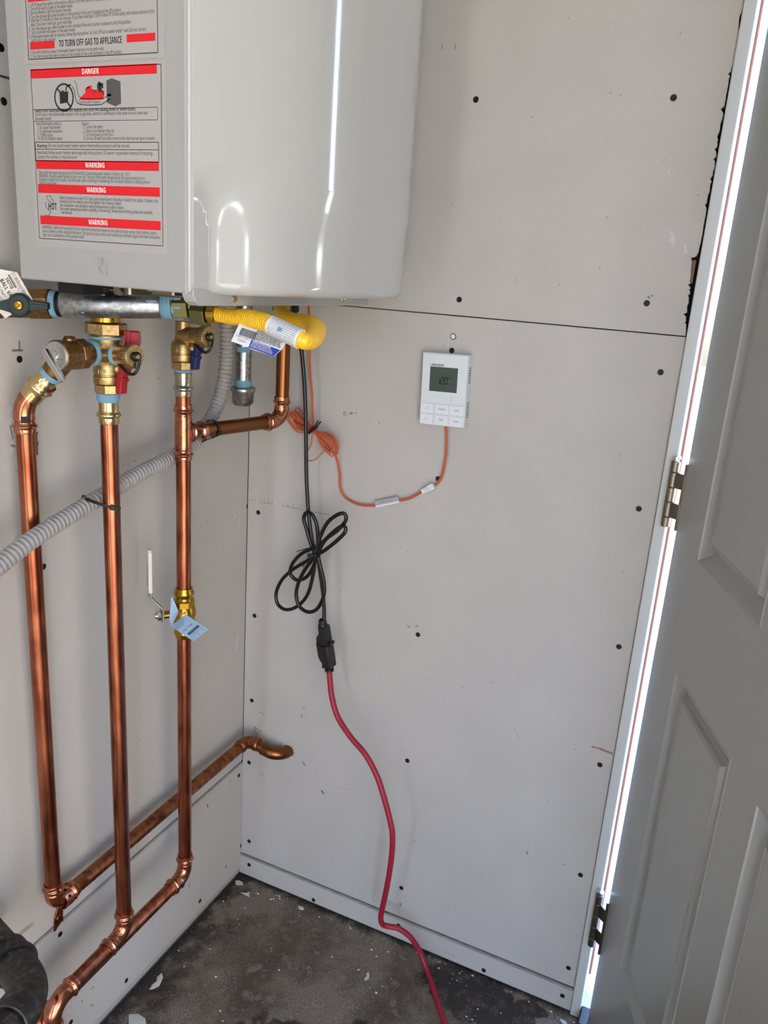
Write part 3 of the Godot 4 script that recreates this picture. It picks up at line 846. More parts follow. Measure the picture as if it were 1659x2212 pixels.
func moulded(st: SurfaceTool, xf: Transform3D, x0: float, y0: float, x1: float, y1: float) -> void:
	var prof := [Vector2(0, 0), Vector2(0.0014, 0.0011), Vector2(0.0030, 0.0010), Vector2(0.0042, -0.0012)]
	for i in 10:
		var t := (i + 1) / 10.0
		prof.append(Vector2(0.0042 + 0.0168 * t, -0.0012 - 0.0118 * sin(t * 1.45) / sin(1.45)))
	prof.append_array([Vector2(0.0235, -0.0125), Vector2(0.0275, -0.0080), Vector2(0.0300, -0.0030), Vector2(0.0315, -0.0020), Vector2(0.0330, -0.0026), Vector2(0.0342, -0.0034), Vector2(0.0356, -0.0024), Vector2(0.0375, -0.0020), Vector2(0.042, -0.0020)])
	for i in prof.size() - 1:
		var a: Vector2 = prof[i]
		var b: Vector2 = prof[i + 1]
		var pa := [Vector3(x0 + a.x, y0 + a.x, a.y), Vector3(x1 - a.x, y0 + a.x, a.y), Vector3(x1 - a.x, y1 - a.x, a.y), Vector3(x0 + a.x, y1 - a.x, a.y)]
		var pb := [Vector3(x0 + b.x, y0 + b.x, b.y), Vector3(x1 - b.x, y0 + b.x, b.y), Vector3(x1 - b.x, y1 - b.x, b.y), Vector3(x0 + b.x, y1 - b.x, b.y)]
		for k in 4:
			var j := (k + 1) % 4
			flat_quad(st, xf * pa[k], xf * pa[j], xf * pb[j], xf * pb[k], xf.basis.z)
	var c: Vector2 = prof[prof.size() - 1]
	flat_quad(st, xf * Vector3(x0 + c.x, y0 + c.x, c.y), xf * Vector3(x1 - c.x, y0 + c.x, c.y), xf * Vector3(x1 - c.x, y1 - c.x, c.y), xf * Vector3(x0 + c.x, y1 - c.x, c.y), xf.basis.z)

# ---------------------------------------------------------------- water heater
const HL := 0.0555
const HF := 0.292
const HN := 0.5455
const HB := 0.108
const HY := 1.2445
const HT := 1.96

var near_upper := PackedFloat32Array()
var near_lower := PackedFloat32Array()

# the near half of the cover's section, built up from its slope; the far half falls away more abruptly
func sections() -> void:
	var n := 200
	var su := 0.0
	var sl := 0.0
	near_upper.resize(n + 1)
	near_lower.resize(n + 1)
	near_upper[n] = 0.0
	near_lower[n] = 0.0
	for i in range(n - 1, -1, -1):
		var w := (i + 0.5) / n
		su += 0.62 * w * 0.2195 / n
		var k := 0.55 * w
		if w > 0.56:
			k = lerpf(0.31, 0.95, smoothstep(0.56, 0.80, w))
		if w > 0.80:
			k = 0.95 * (1.0 - smoothstep(0.82, 0.96, w))
		sl += k * 0.2195 / n
		near_upper[i] = su
		near_lower[i] = sl

func bulge(z: float, y: float) -> float:
	if near_upper.is_empty():
		sections()
	var w := clampf((z - 0.327) / 0.2195, -1.0, 1.0)
	var upper := 0.0
	var lower := 0.0
	if w >= 0.0:
		var f := w * 200.0
		var i := mini(199, int(f))
		upper = lerpf(near_upper[i], near_upper[i + 1], f - i)
		lower = lerpf(near_lower[i], near_lower[i + 1], f - i)
	else:
		var k := 1.0 - 0.06 * clampf((y - 1.36) / 0.5, 0.0, 1.0)
		upper = near_upper[0] * (1.0 - pow(-w, 9.0 * k * k))
		lower = near_lower[0] * (1.0 - pow(-w, 9.0))
	lower -= 0.0095 * (1.0 - w * w * w * w)
	var yc := 1.358 + 0.012 * w
	var t := clampf((yc - y) / 0.075, 0.0, 1.0)
	var s := 1.0 - pow(1.0 - t, 2.2)
	return maxf(0.0, lerpf(upper, lower, s))

func cover_point(z: float, y: float) -> Vector3:
	var x := HF + 0.004 + bulge(z, y)
	var r := 0.012
	var drop := 0.0
	if y < HY + r:
		var q := (HY + r - y) / r
		drop = r * (1.0 - sqrt(maxf(0.0, 1.0 - q * q)))
	return Vector3(maxf(HF - 0.004, x - drop), y, z)

func water_heater() -> void:
	var h := thing("water_heater", "white wall-hung tankless water heater with warning stickers and a glossy bowed cover", "water heater", Vector3(0.17, HY, 0.327))
	var st := S()
	bx(st, Vector3(HL, HY, HB), Vector3(HF - 0.004, HT, HN), 0.0015)
	obj("casing", st, M["white steel"], h)
	# bowed front cover
	st = S()
	var ys := []
	for i in 8:
		ys.append(HY + 0.012 * (1.0 - cos(i / 7.0 * PI * 0.5)))
	for i in range(1, 30):
		ys.append(HY + 0.012 + (1.345 - HY - 0.012) * i / 29.0)
	for i in range(1, 13):
		ys.append(1.345 + 0.030 * i / 12.0)
	for i in range(1, 16):
		ys.append(1.375 + (HT - 1.375) * i / 15.0)
	var nz := 84
	var pts := []
	var nrm := []
	for y in ys:
		var row := []
		var rn := []
		for i in nz + 1:
			# closer columns at both ends
			var u := float(i) / nz
			var z := lerpf(HN + 0.001, HB, u - 0.11 * sin(TAU * u) / TAU * 5.0 * 0.18)
			var e := 0.0012
			var p := cover_point(z, y)
			row.append(p)
			var y_lo := maxf(y - e, HY + 0.0002)
			var dz := cover_point(minf(z + e, HN + 0.001), y) - cover_point(maxf(z - e, HB), y)
			var dy := cover_point(z, y + e) - cover_point(z, y_lo)
			var n := dy.cross(dz).normalized()
			if n.x < 0.0:
				n = -n
			rn.append(n)
		pts.append(row)
		nrm.append(rn)
	for j in pts.size() - 1:
		for i in nz:
			quad4(st, [pts[j][i], pts[j][i + 1], pts[j + 1][i + 1], pts[j + 1][i]], [nrm[j][i], nrm[j][i + 1], nrm[j + 1][i + 1], nrm[j + 1][i]])
	for i in nz:
		var a: Vector3 = pts[0][i]
		var b: Vector3 = pts[0][i + 1]
		flat_quad(st, a, b, Vector3(HF - 0.006, a.y, b.z), Vector3(HF - 0.006, a.y, a.z), Vector3.DOWN)
	# near and far returns of the cover
	for s in [[HN + 0.001, 1.0], [HB, -1.0]]:
		for j in pts.size() - 1:
			var i: int = 0 if s[1] > 0 else nz
			var a: Vector3 = pts[j][i]
			var b: Vector3 = pts[j + 1][i]
			flat_quad(st, a, b, Vector3(HF - 0.007, b.y, b.z), Vector3(HF - 0.007, a.y, a.z), Vector3(0, 0, s[1]))
	obj("front_cover", st, M["white enamel"], h)
	# rolled rim at the near edge of the cover
	st = S()
	sweep(st, PackedVector3Array([Vector3(HF - 0.001, HY + 0.002, HN + 0.0012), Vector3(HF - 0.001, HT, HN + 0.0012)]), 0.0022, 12)
	obj("cover_rim", st, M["white enamel"], h)
	# base flange with two screws
	st = S()
	prism(st, Transform3D(Basis(Vector3(0, 0, -1), Vector3.UP, Vector3(1, 0, 0)), Vector3(HF - 0.012, 0, 0)), PackedVector2Array([Vector2(-0.5445, 1.250), Vector2(-0.5445, 1.243), Vector2(-0.5405, 1.2365), Vector2(-0.533, 1.2325), Vector2(-0.138, 1.2315), Vector2(-0.136, 1.2335), Vector2(-0.136, 1.250)]), 0.0, 0.014, 0.0012)
	var fl := obj("base_flange", st, M["white steel"], h)
	for q in [Vector3(0.2940, 1.2397, 0.4735), Vector3(0.2940, 1.2372, 0.2168)]:
		var s2 := S()
		lathe(s2, Vector3(HF + 0.002, 1.2400, q.z), Vector3(1, 0, 0), [Vector2(0, 0.0042), Vector2(0.0016, 0.0038), Vector2(0.0026, 0.0022), Vector2(0.0018, 0.0)], 16)
		obj("screw", s2, M["bright brass"], fl)
	# parts under the casing
	st = S()
	bx(st, Vector3(0.1150, 1.2437, 0.5114) + Vector3(0, -0.004, 0), Vector3(0.155, HY + 0.001, 0.42), 0.001)
	bx(st, Vector3(0.10, HY - 0.012, 0.50), Vector3(0.135, HY + 0.001, 0.535), 0.001)
	obj("bottom_bracket", st, M["dark cavity"], h)
	st = S()
	bx(st, Vector3(0.165, HY - 0.010, 0.49), Vector3(0.19, HY + 0.001, 0.52), 0.002)
	lathe(st, Vector3(0.178, HY - 0.006, 0.521), Vector3(0, 0, 1), [Vector2(0, 0.004), Vector2(0.003, 0.0035), Vector2(0.003, 0.0)], 14)
	obj("bottom_grommet", st, M["nickel"], h)
	st = S()
	bx(st, Vector3(0.215, HY - 0.007, 0.49), Vector3(0.245, HY + 0.001, 0.515), 0.002)
	obj("bottom_grommet", st, M["nickel"], h)
	st = S()
	cyl(st, Vector3(0.09, HY + 0.002, 0.4575), Vector3(0.09, HY - 0.016, 0.4575), 0.017)
	obj("water_connection", st, M["brass"], h)
	st = S()
	cyl(st, Vector3(0.075, HY + 0.002, 0.277), Vector3(0.075, HY - 0.02, 0.277), 0.012)
	obj("water_connection", st, M["brass"], h)
	st = S()
	cyl(st, Vector3(0.2323, 1.2302, 0.2786) + Vector3(0, 0.03, 0), Vector3(0.2347, 1.2202, 0.2808), 0.012)
	obj("gas_inlet", st, M["brass"], h)
	st = S()
	var gm := Vector3(0.1926, 1.2240, 0.2400)
	bx(st, Vector3(gm.x - 0.02, HY - 0.016, gm.z - 0.02), Vector3(gm.x + 0.012, HY + 0.001, gm.z + 0.02), 0.002)
	obj("bottom_plate", st, M["white steel"], h)
	stickers(h)

func lines(st: SurfaceTool, xf: Transform3D, rows: Array, em: float, bold := false) -> void:
	for r in rows:
		text(st, xf, r[0], r[1], r[2], r[3], em, bold)

func stickers(h: Node3D) -> void:
	# frames: stickers lie on the side of the casing; print lies on the stickers
	var face := Transform3D(Basis(), Vector3(0, 0, 0.5456))
	var ink := Transform3D(Basis(), Vector3(0, 0, 0.5461))
	var over := Transform3D(Basis(), Vector3(0, 0, 0.5463))
	# upper sticker: how to light and turn off
	var a0 := Vector2(0.0865, 1.4639)
	var a1 := Vector2(0.2537, 1.4648)
	var st := S()
	prism(st, face, PackedVector2Array([Vector2(a0.x - 0.006, a0.y - 0.0042), Vector2(a1.x + 0.008, a0.y - 0.0042), Vector2(a1.x + 0.008, 1.78), Vector2(a0.x - 0.006, 1.78)]), 0.0, 0.0004)
	var s1 := obj("warning_label", st, M["sticker"], h, "sticker with lighting and shut-off steps")
	var bk := S()
	rect(bk, ink, a0.x, a0.y - 0.0004, a1.x, a0.y + 0.0004)
	rect(bk, ink, a0.x - 0.0004, a0.y, a0.x + 0.0004, 1.77)
	rect(bk, ink, a1.x - 0.0004, a0.y, a1.x + 0.0004, 1.77)
	lines(bk, ink, [
		["1. STOP! Read the safety information above in to the Owner's Operation Manual.", 0.0894, 1.5113, 0.2046],
		["2. Turn off all electric power to the water heater.", 0.0897, 1.5078, 0.1495],
		["3. Do not attempt to light the burner manually.", 0.0896, 1.5044, 0.1473],
		["4. Turn the manual gas valve located on the outside of the unit clockwise to the off position.", 0.0896, 1.5008, 0.2106],
		["5. Wait five (5) minutes to clear out any gas. If you then smell gas, STOP! Follow \"B\" in the safety information above on this", 0.0897, 1.4975, 0.2501],
		["label. If you don't smell gas, go to next step.", 0.0919, 1.4938, 0.1476],
		["6. Turn the manual gas valve located on the outside of the unit counter clockwise to the ON position.", 0.0893, 1.4901, 0.2221],
		["7. Turn on all electrical power to the water heater.", 0.0892, 1.4867, 0.1519],
		["8. If the water heater will not operate, follow the instructions \"to Turn Off Gas to water heater\" and Call your service", 0.0893, 1.4830, 0.2398],
		["technician or gas supplier.", 0.0918, 1.4796, 0.1251],
		["1. Turn off all electric power to the water heater if service is to be performed.", 0.0892, 1.4686, 0.1875],
		["2. Turn the manual gas valve located on the outside of the unit clockwise to the off position.", 0.0890, 1.4648, 0.2103]], 0.0041)
	text(bk, ink, "TO TURN OFF GAS TO APPLIANCE", 0.1290, 1.4738, 0.2101, 0.0080, true)
	obj("lettering", bk, M["print black"], s1)
	st = S()
	for q in [[Vector2(0.0895, 1.4728), Vector2(0.1230, 1.4773)], [Vector2(0.2163, 1.4741), Vector2(0.2509, 1.4785)], [Vector2(0.0894, 1.5156), Vector2(0.2530, 1.5106)]]:
		rect(st, ink, q[0].x, q[0].y, q[1].x, q[0].y + 0.0068)
	obj("red_band", st, M["print red"], s1)

	# lower sticker: danger and warnings
	var c0 := Vector2(0.0895, 1.2889)
	var c1 := Vector2(0.2540, 1.4539)
	var c2 := Vector2(0.2573, 1.2891)
	st = S()
	prism(st, face, PackedVector2Array([Vector2(c0.x - 0.007, c0.y - 0.008), Vector2(c2.x + 0.006, c0.y - 0.008), Vector2(c2.x + 0.006, c1.y + 0.0038), Vector2(c0.x - 0.007, c1.y + 0.0038)]), 0.0, 0.0004)
	var s2 := obj("warning_label", st, M["sticker"], h, "sticker with DANGER and WARNING bands in red")
	bk = S()
	outline(bk, ink, c0.x - 0.001, c0.y, c2.x, c1.y, 0.0007)
	var d0 := Vector2(0.0885, 1.4055)
	var d1 := Vector2(0.2526, 1.4167)
	outline(bk, ink, d0.x, d0.y, d1.x, d1.y, 0.0005)
	var e0 := Vector2(0.0893, 1.3673)
	var e1 := Vector2(0.2534, 1.3854)
	outline(bk, ink, e0.x, e0.y, e1.x, e1.y, 0.0007)
	var e2 := Vector2(0.0898, 1.3786)
	rect(bk, ink, e0.x, e2.y - 0.0003, e1.x, e2.y + 0.0003)
	lines(bk, ink, [
		["Vapors from flammable liquids will explode and catch fire causing death or severe burns.", 0.0914, 1.4141, 0.2256],
		["Warning :", 0.0917, 1.3804, 0.1078]], 0.0043, true)
	lines(bk, ink, [
		["Do not use or store flammable products such as gasoline, solvents or adhesives in the same room or area near", 0.0915, 1.4105, 0.2407],
		["the water heater.", 0.0914, 1.4065, 0.1145],
		["Keep flammable products :", 0.0926, 1.4017, 0.1289],
		["1. Far away from heater", 0.0940, 1.3981, 0.1264],
		["2. In approved containers", 0.0941, 1.3944, 0.1288],
		["3. Tightly close", 0.0942, 1.3908, 0.1143],
		["4. Out of children's reach", 0.0943, 1.3874, 0.1283],
		["Vapors :", 0.1552, 1.4015, 0.1657],
		["1. Cannot be seen", 0.1568, 1.3983, 0.1825],
		["2. Vapors are heavier than air", 0.1569, 1.3946, 0.1977],
		["3. Go a long way on the floor", 0.1571, 1.3911, 0.1969],
		["4. Can be carried from other rooms to the main burner by air currents", 0.1571, 1.3875, 0.2487],
		["Do not install water heater where flammable products will be stored.", 0.1085, 1.3806, 0.2171],
		["Read and follow water heater warnings and instructions. If Owner's operation manual is missing,", 0.0918, 1.3739, 0.2460],
		["contact the retailer or manufacturer.", 0.0920, 1.3696, 0.1481],
		["The outlet hot water temperature of the NAVIEN Condensing water heater is factory set 120 F", 0.0927, 1.3542, 0.2164],
		["WARNING: Use this water heater at your own risk. The set outlet water temperature can cause severe burns", 0.0926, 1.3508, 0.2355],
		["instantly or death from scalds. Test the water before bathing or showering. Do not leave children or elderly person", 0.0925, 1.3473, 0.2419],
		["without supervised.", 0.0927, 1.3438, 0.1175],
		["Water temperature over 125 F can cause severe burns instantly or death from scalds. Children, the", 0.1207, 1.3298, 0.2517],
		["disabled and the elderly are at the highest risk of being scalded.", 0.1207, 1.3262, 0.2050],
		["See installation manual before setting temperature at water heater.", 0.1208, 1.3223, 0.2083],
		["Feel water temperature before bathing or showering. Temperature limiting valves are available,", 0.1208, 1.3187, 0.2449],
		["see manual.", 0.1220, 1.3152, 0.1376],
		["WARNING: California Proposition 65 lists chemical substances known to the state to cause cancer, birth defects, death,", 0.0935, 1.2993, 0.2501],
		["serious illness or other reproductive harm. This product may contain such substances, be their origin from fuel combustion", 0.0939, 1.2953, 0.2540],
		["(gas, oil) or components of the product itself.", 0.0942, 1.2914, 0.1529]], 0.0042)
	text(bk, over, "HOT", 0.1042, 1.3187, 0.1160, 0.0092, true)
	obj("lettering", bk, M["print black"], s2)
	st = S()
	var wt := S()
	var bands := [[Vector2(0.0885, 1.4460), Vector2(0.2522, 1.4525), "DANGER", 0.1584, 1.4483, 0.1803], [Vector2(0.0896, 1.3592), Vector2(0.2535, 1.3647), "WARNING", 0.1581, 1.3600, 0.1839], [Vector2(0.0904, 1.3354), Vector2(0.2542, 1.3411), "WARNING", 0.1588, 1.3363, 0.1846], [Vector2(0.0912, 1.3037), Vector2(0.2547, 1.3094), "WARNING", 0.1598, 1.3042, 0.1857]]
	for b in bands:
		rect(st, ink, b[0].x, b[0].y, b[1].x, b[0].y + 0.0088)
		text(wt, over, b[2], b[3], b[0].y + 0.0021, b[5], 0.0066, true)
	obj("red_band", st, M["print red"], s2)
	obj("band_lettering", wt, M["print white"], s2)
	# danger picture: struck-out fuel can, trail of vapour, flames, a person, the heater
	var blk := S()
	var cc := Vector2(0.1326, 1.4275)
	var ce := Vector2(0.1450, 1.4278)
	var cr := cc.distance_to(ce)
	for k in 40:
		var a := TAU * k / 40
		var b := TAU * (k + 1) / 40
		line(blk, ink, cc + Vector2(cos(a), sin(a)) * cr, cc + Vector2(cos(b), sin(b)) * cr, 0.0018)
	line(blk, over, cc + Vector2(-0.68, 0.68) * cr, cc + Vector2(0.68, -0.68) * cr, 0.0018)
	poly_flat(blk, ink, PackedVector2Array([Vector2(0.1268, 1.4329), Vector2(0.1387, 1.4331), Vector2(0.1381, 1.4228), Vector2(0.1270, 1.4217)]))
	poly_flat(blk, ink, PackedVector2Array([Vector2(0.1295, 1.4329), Vector2(0.1295, 1.4339), Vector2(0.1323, 1.4340), Vector2(0.1323, 1.4329)]))
	var spout := [Vector2(0.1353, 1.4334), Vector2(0.1363, 1.4365), Vector2(0.1385, 1.4385), Vector2(0.1428, 1.4389)]
	for k in 3:
		line(blk, ink, spout[k], spout[k + 1], 0.0014)
	var trail := [Vector2(0.1446, 1.4372), Vector2(0.1469, 1.4339), Vector2(0.1482, 1.4268), Vector2(0.1497, 1.4226), Vector2(0.1547, 1.4205), Vector2(0.1649, 1.4199), Vector2(0.1733, 1.4199), Vector2(0.1817, 1.4201), Vector2(0.1877, 1.4226), Vector2(0.1944, 1.4253)]
	for k in trail.size() - 1:
		line(blk, ink, trail[k], trail[k + 1], 0.0008)
		line(blk, ink, trail[k] + Vector2(0.003, 0.0055), trail[k + 1] + Vector2(0.003, 0.0055), 0.0006)
	text(blk, ink, "Flammable Vapors", 0.1522, 1.4213, 0.1809, 0.0040)
	poly_flat(blk, over, PackedVector2Array([Vector2(0.1777, 1.4344), Vector2(0.1772, 1.4378), Vector2(0.1797, 1.4412), Vector2(0.1806, 1.4395), Vector2(0.1832, 1.4391), Vector2(0.1852, 1.4399), Vector2(0.1854, 1.4353), Vector2(0.1830, 1.4342), Vector2(0.1819, 1.4317), Vector2(0.1789, 1.4318)]))
	poly_flat(blk, ink, PackedVector2Array([Vector2(0.1888, 1.4295), Vector2(0.1937, 1.4296), Vector2(0.1960, 1.4276), Vector2(0.1920, 1.4274)]))
	obj("pictogram", blk, M["print black"], s2, "black drawing of a struck-out can and a vapour trail")
	st = S()
	poly_flat(st, ink, PackedVector2Array([Vector2(0.1525, 1.4248), Vector2(0.1586, 1.4295), Vector2(0.1621, 1.4318), Vector2(0.1614, 1.4347), Vector2(0.1637, 1.4363), Vector2(0.1649, 1.4342), Vector2(0.1675, 1.4375), Vector2(0.1705, 1.4378), Vector2(0.1700, 1.4345), Vector2(0.1731, 1.4327), Vector2(0.1770, 1.4344), Vector2(0.1776, 1.4323), Vector2(0.1806, 1.4324), Vector2(0.1827, 1.4337), Vector2(0.1829, 1.4314), Vector2(0.1859, 1.4319), Vector2(0.1841, 1.4294), Vector2(0.1859, 1.4290), Vector2(0.1846, 1.4247)]))
	obj("pictogram", st, M["print red"], s2, "red flames in the drawing")
	st = S()
	poly_flat(st, ink, PackedVector2Array([Vector2(0.1893, 1.4415), Vector2(0.1962, 1.4435), Vector2(0.2072, 1.4403), Vector2(0.2075, 1.4208), Vector2(0.2002, 1.4182), Vector2(0.1894, 1.4216)]))
	obj("pictogram", st, M["print grey"], s2, "grey cabinet in the drawing")
	st = S()
	poly_flat(st, over, PackedVector2Array([Vector2(0.1799, 1.4387), Vector2(0.1829, 1.4388), Vector2(0.1831, 1.4372), Vector2(0.1801, 1.4371)]))
	obj("pictogram", st, M["print white"], s2)
	# tap and hand beside HOT
	st = S()
	var tap := [Vector2(0.1022, 1.3324), Vector2(0.1088, 1.3325), Vector2(0.1079, 1.3299), Vector2(0.1118, 1.3280), Vector2(0.1124, 1.3249), Vector2(0.1094, 1.3241), Vector2(0.1084, 1.3266), Vector2(0.1048, 1.3275), Vector2(0.1031, 1.3298), Vector2(0.1022, 1.3324)]
	for k in tap.size() - 1:
		line(st, ink, tap[k], tap[k + 1], 0.0006)
	var hand := [Vector2(0.1010, 1.3261), Vector2(0.0996, 1.3222), Vector2(0.1031, 1.3190), Vector2(0.1060, 1.3175), Vector2(0.1070, 1.3160), Vector2(0.1030, 1.3125), Vector2(0.0978, 1.3126)]
	for k in hand.size() - 1:
		line(st, ink, hand[k], hand[k + 1], 0.0007)
	obj("pictogram", st, M["print grey"], s2, "line drawing of a tap over a hand")
	# grey scuff below the sticker
	st = S()
	var rng := RandomNumberGenerator.new()
	rng.seed = 5
	var q0 := Vector2(0.1768, 1.2665)
	for k in 11:
		var p := q0 + Vector2(rng.randf_range(-0.010, 0.006), rng.randf_range(-0.009, 0.010))
		line(st, face, p, p + Vector2(rng.randf_range(-0.002, 0.007), -rng.randf_range(0.002, 0.009)), rng.randf_range(0.0004, 0.0012), 0.0002 + k * 0.00001)
	obj("scuff", st, M["smudge"], h)

# ---------------------------------------------------------------- gas line
func rings_profile(L: float, r: float, pitch: float, depth: float) -> Array:
	var p := [Vector2(0, 0), Vector2(0, r)]
	var k := int(L / pitch)
	for i in k:
		p.append(Vector2((i + 0.25) * pitch, r))
		p.append(Vector2((i + 0.6) * pitch, r - depth))
		p.append(Vector2((i + 0.95) * pitch, r))
	p.append(Vector2(L, r))
	p.append(Vector2(L, 0))
	return p

func gas_line() -> void:
	var g0 := Vector3(0.0553, 1.2165, 0.5009)
	var d := Vector3(0.908, 0.055, -0.419).normalized()
	var at := func(t: float) -> Vector3: return g0 + d * t
	var near := Vector3(0.419, 0, 0.908).normalized()
	# shut-off valve at the left end
	var v := thing("gas_shutoff_valve", "brass gas shut-off valve with a dark green lever and a paper tag", "valve", at.call(-0.04))
	var st := S()
	hexnut(st, at.call(-0.026), at.call(-0.0005), 0.0182, 8, 0.39)
	lathe(st, at.call(-0.058), d, [Vector2(0, 0.012), Vector2(0.004, 0.0165), Vector2(0.028, 0.0165), Vector2(0.032, 0.0150)], 28)
	lathe(st, at.call(-0.16), d, [Vector2(0.0, 0.0165), Vector2(0.07, 0.0165), Vector2(0.078, 0.0178), Vector2(0.098, 0.0178), Vector2(0.103, 0.014)], 28)
	obj("body", st, M["dull brass"], v)
	var hc: Vector3 = at.call(-0.0290) + near * 0.0225 + Vector3(0, -0.001, 0)
	var hx := Transform3D(Basis(d, Vector3.UP, near), hc)
	st = S()
	var head := PackedVector2Array()
	for k in 22:
		var a := deg_to_rad(-152 + 304.0 * k / 21.0)
		head.append(Vector2(-cos(a), sin(a)) * 0.0138)
	var lever := PackedVector2Array([Vector2(0.0118, 0.0062), Vector2(0.030, 0.0036), Vector2(0.0335, 0.0028), Vector2(0.0335, -0.0042), Vector2(0.030, -0.0050), Vector2(0.0118, -0.0066)])
	prism(st, hx, head, -0.004, 0.003, 0.0012)
	prism(st, hx, lever, -0.0035, 0.0025, 0.001)
	prism(st, hx, PackedVector2Array([Vector2(-0.0105, 0.0075), Vector2(-0.020, 0.0048), Vector2(-0.0235, 0.0040), Vector2(-0.0235, -0.0050), Vector2(-0.020, -0.0056), Vector2(-0.0105, -0.0085)]), -0.0035, 0.0025, 0.001)
	prism(st, hx, PackedVector2Array([Vector2(0.014, 0.0016), Vector2(0.030, 0.0010), Vector2(0.030, -0.0022), Vector2(0.014, -0.0028)]), 0.0024, 0.0036, 0.0005)
	for k in 26:
		var a := TAU * k / 26
		var b := TAU * (k + 1) / 26
		sweep(st, PackedVector3Array([hx * Vector3(cos(a) * 0.0118, sin(a) * 0.0118, 0.003), hx * Vector3(cos(b) * 0.0118, sin(b) * 0.0118, 0.003)]), 0.0009, 6, false)
	obj("lever", st, M["green plastic"], v, "dark green lever handle")
	st = S()
	lathe(st, hc + near * 0.0025, near, [Vector2(-0.006, 0.006), Vector2(0.001, 0.0055), Vector2(0.0022, 0.0046), Vector2(0.0026, 0.002), Vector2(0.0012, 0.0)], 20)
	obj("lever_screw", st, M["gold brass"], v)
	# paper tag wrapped on the valve
	var tb := Transform3D(Basis(d * 0.47 - Vector3.UP * 0.883, d * 0.883 + Vector3.UP * 0.47, near).orthonormalized(), hc - near * 0.004 + Vector3(0, 0.0365, 0) - d * 0.0025)
	st = S()
	prism(st, tb, PackedVector2Array([Vector2(0, 0), Vector2(-0.027, -0.038), Vector2(0.002, -0.052), Vector2(0.038, -0.040), Vector2(0.036, 0)]), -0.0004, 0.0, 0.0)
	var tag := obj("paper_tag", st, M["paper label"], v, "cream paper tag")
	st = S()
	var ti := Transform3D(tb.basis, tb.origin + tb.basis.z * 0.0004)
	text(st, ti, "A.Y. McDonald Mfg. Co.", -0.002, -0.0065, 0.030, 0.0052)
	text(st, ti, "10710", 0.0, -0.0165, 0.013, 0.0060, true)
	text(st, ti, "BALL VALVE", -0.001, -0.0228, 0.029, 0.0060, true)
	text(st, ti, "3/4\" FNPT", 0.0, -0.0295, 0.018, 0.0050)
	text(st, ti, "3/4\" FNPT", 0.001, -0.0350, 0.019, 0.0050)
	rect(st, ti, -0.002, -0.0110, 0.014, -0.0098)
	rect(st, ti, -0.002, -0.0090, 0.018, -0.0086)
	obj("lettering", st, M["print black"], tag)

	# galvanised nipple
	var n := thing("gas_pipe", "short galvanised steel pipe with blue sealant at both threaded ends", "pipe", at.call(0.07))
	st = S()
	lathe(st, at.call(0.012), d, [Vector2(0, 0), Vector2(0, 0.0150), Vector2(0.001, 0.0157), Vector2(0.117, 0.0157), Vector2(0.118, 0.0150), Vector2(0.118, 0)], 36)
	obj("pipe", st, M["galvanised steel"], n)
	st = S()
	lathe(st, at.call(0.0), d, rings_profile(0.016, 0.0150, 0.0026, 0.0010), 32)
	obj("thread", st, mat("dark thread", Color(0.25, 0.25, 0.26), 0.45, 1.0), n)
	st = S()
	lathe(st, at.call(0.128), d, rings_profile(0.017, 0.0150, 0.0022, 0.0010), 32)
	obj("thread", st, M["dark thread"], n)
	st = S()
	lathe(st, at.call(-0.0005), d, [Vector2(0, 0.012), Vector2(0.0005, 0.0158), Vector2(0.003, 0.0162), Vector2(0.0055, 0.0158), Vector2(0.0070, 0.0144)], 32)
	obj("sealant", st, M["pipe dope"], n, "pale blue thread sealant")
	st = S()
	lathe(st, at.call(0.129), d, [Vector2(0, 0.0146), Vector2(0.004, 0.0154), Vector2(0.011, 0.0158), Vector2(0.0135, 0.0162), Vector2(0.0145, 0.0130)], 32)
	for k in 5:
		lathe(st, at.call(0.1305 + k * 0.0022), d, [Vector2(0, 0.0155), Vector2(0.0006, 0.0162), Vector2(0.0012, 0.0155)], 32)
	obj("sealant", st, M["pipe dope"], n, "pale blue thread sealant")
	for q in [[0.115, 0.35, 0.012], [0.082, -0.5, 0.005], [0.038, -0.6, 0.004], [0.062, 0.8, 0.004], [0.120, 0.9, 0.006]]:
		st = S()
		var ang: float = q[1]
		var dir := near * cos(ang) + Vector3.UP * sin(ang)
		bar(st, at.call(q[0]) + dir * 0.0157, at.call(q[0] + q[2]) + dir * 0.0157, Vector3.UP, 0.0018, 0.0008, 0.0003)
		obj("sealant", st, M["pipe dope"], n)

	# yellow flexible connector
	var f := thing("gas_flex_connector", "yellow corrugated gas hose with brass nut, white printed sleeve and hanging tag", "gas hose", at.call(0.18))
	st = S()
	hexnut(st, at.call(0.1435), at.call(0.1625), 0.0172, 6, 0.2)
	cyl(st, at.call(0.1625), at.call(0.170), 0.0118)
	obj("adapter", st, M["zinc olive"], f)
	st = S()
	lathe(st, at.call(0.1433), d, [Vector2(0.0, 0.0150), Vector2(0.0015, 0.0156), Vector2(0.003, 0.0150)], 30)
	for k in 9:
		var a := TAU * k / 9 + 0.3
		var dir := Vector3.UP * cos(a) + near * sin(a)
		bar(st, at.call(0.146) + dir * 0.0150, at.call(0.155) + dir * 0.0150, dir.cross(d), 0.003, 0.0016, 0.0005)
	obj("sealant", st, M["pipe dope"], f)
	var p0 := Vector3(0.2109, 1.2188, 0.4340)
	var p1 := Vector3(0.2292, 1.2187, 0.4317)
	var p2 := Vector3(0.2390, 1.2189, 0.4297)
	st = S()
	hexnut(st, p0, p1, 0.0163, 6, 0.15)
	obj("flare_nut", st, M["zinc olive"], f)
	st = S()
	cyl(st, p1, p2, 0.0112)
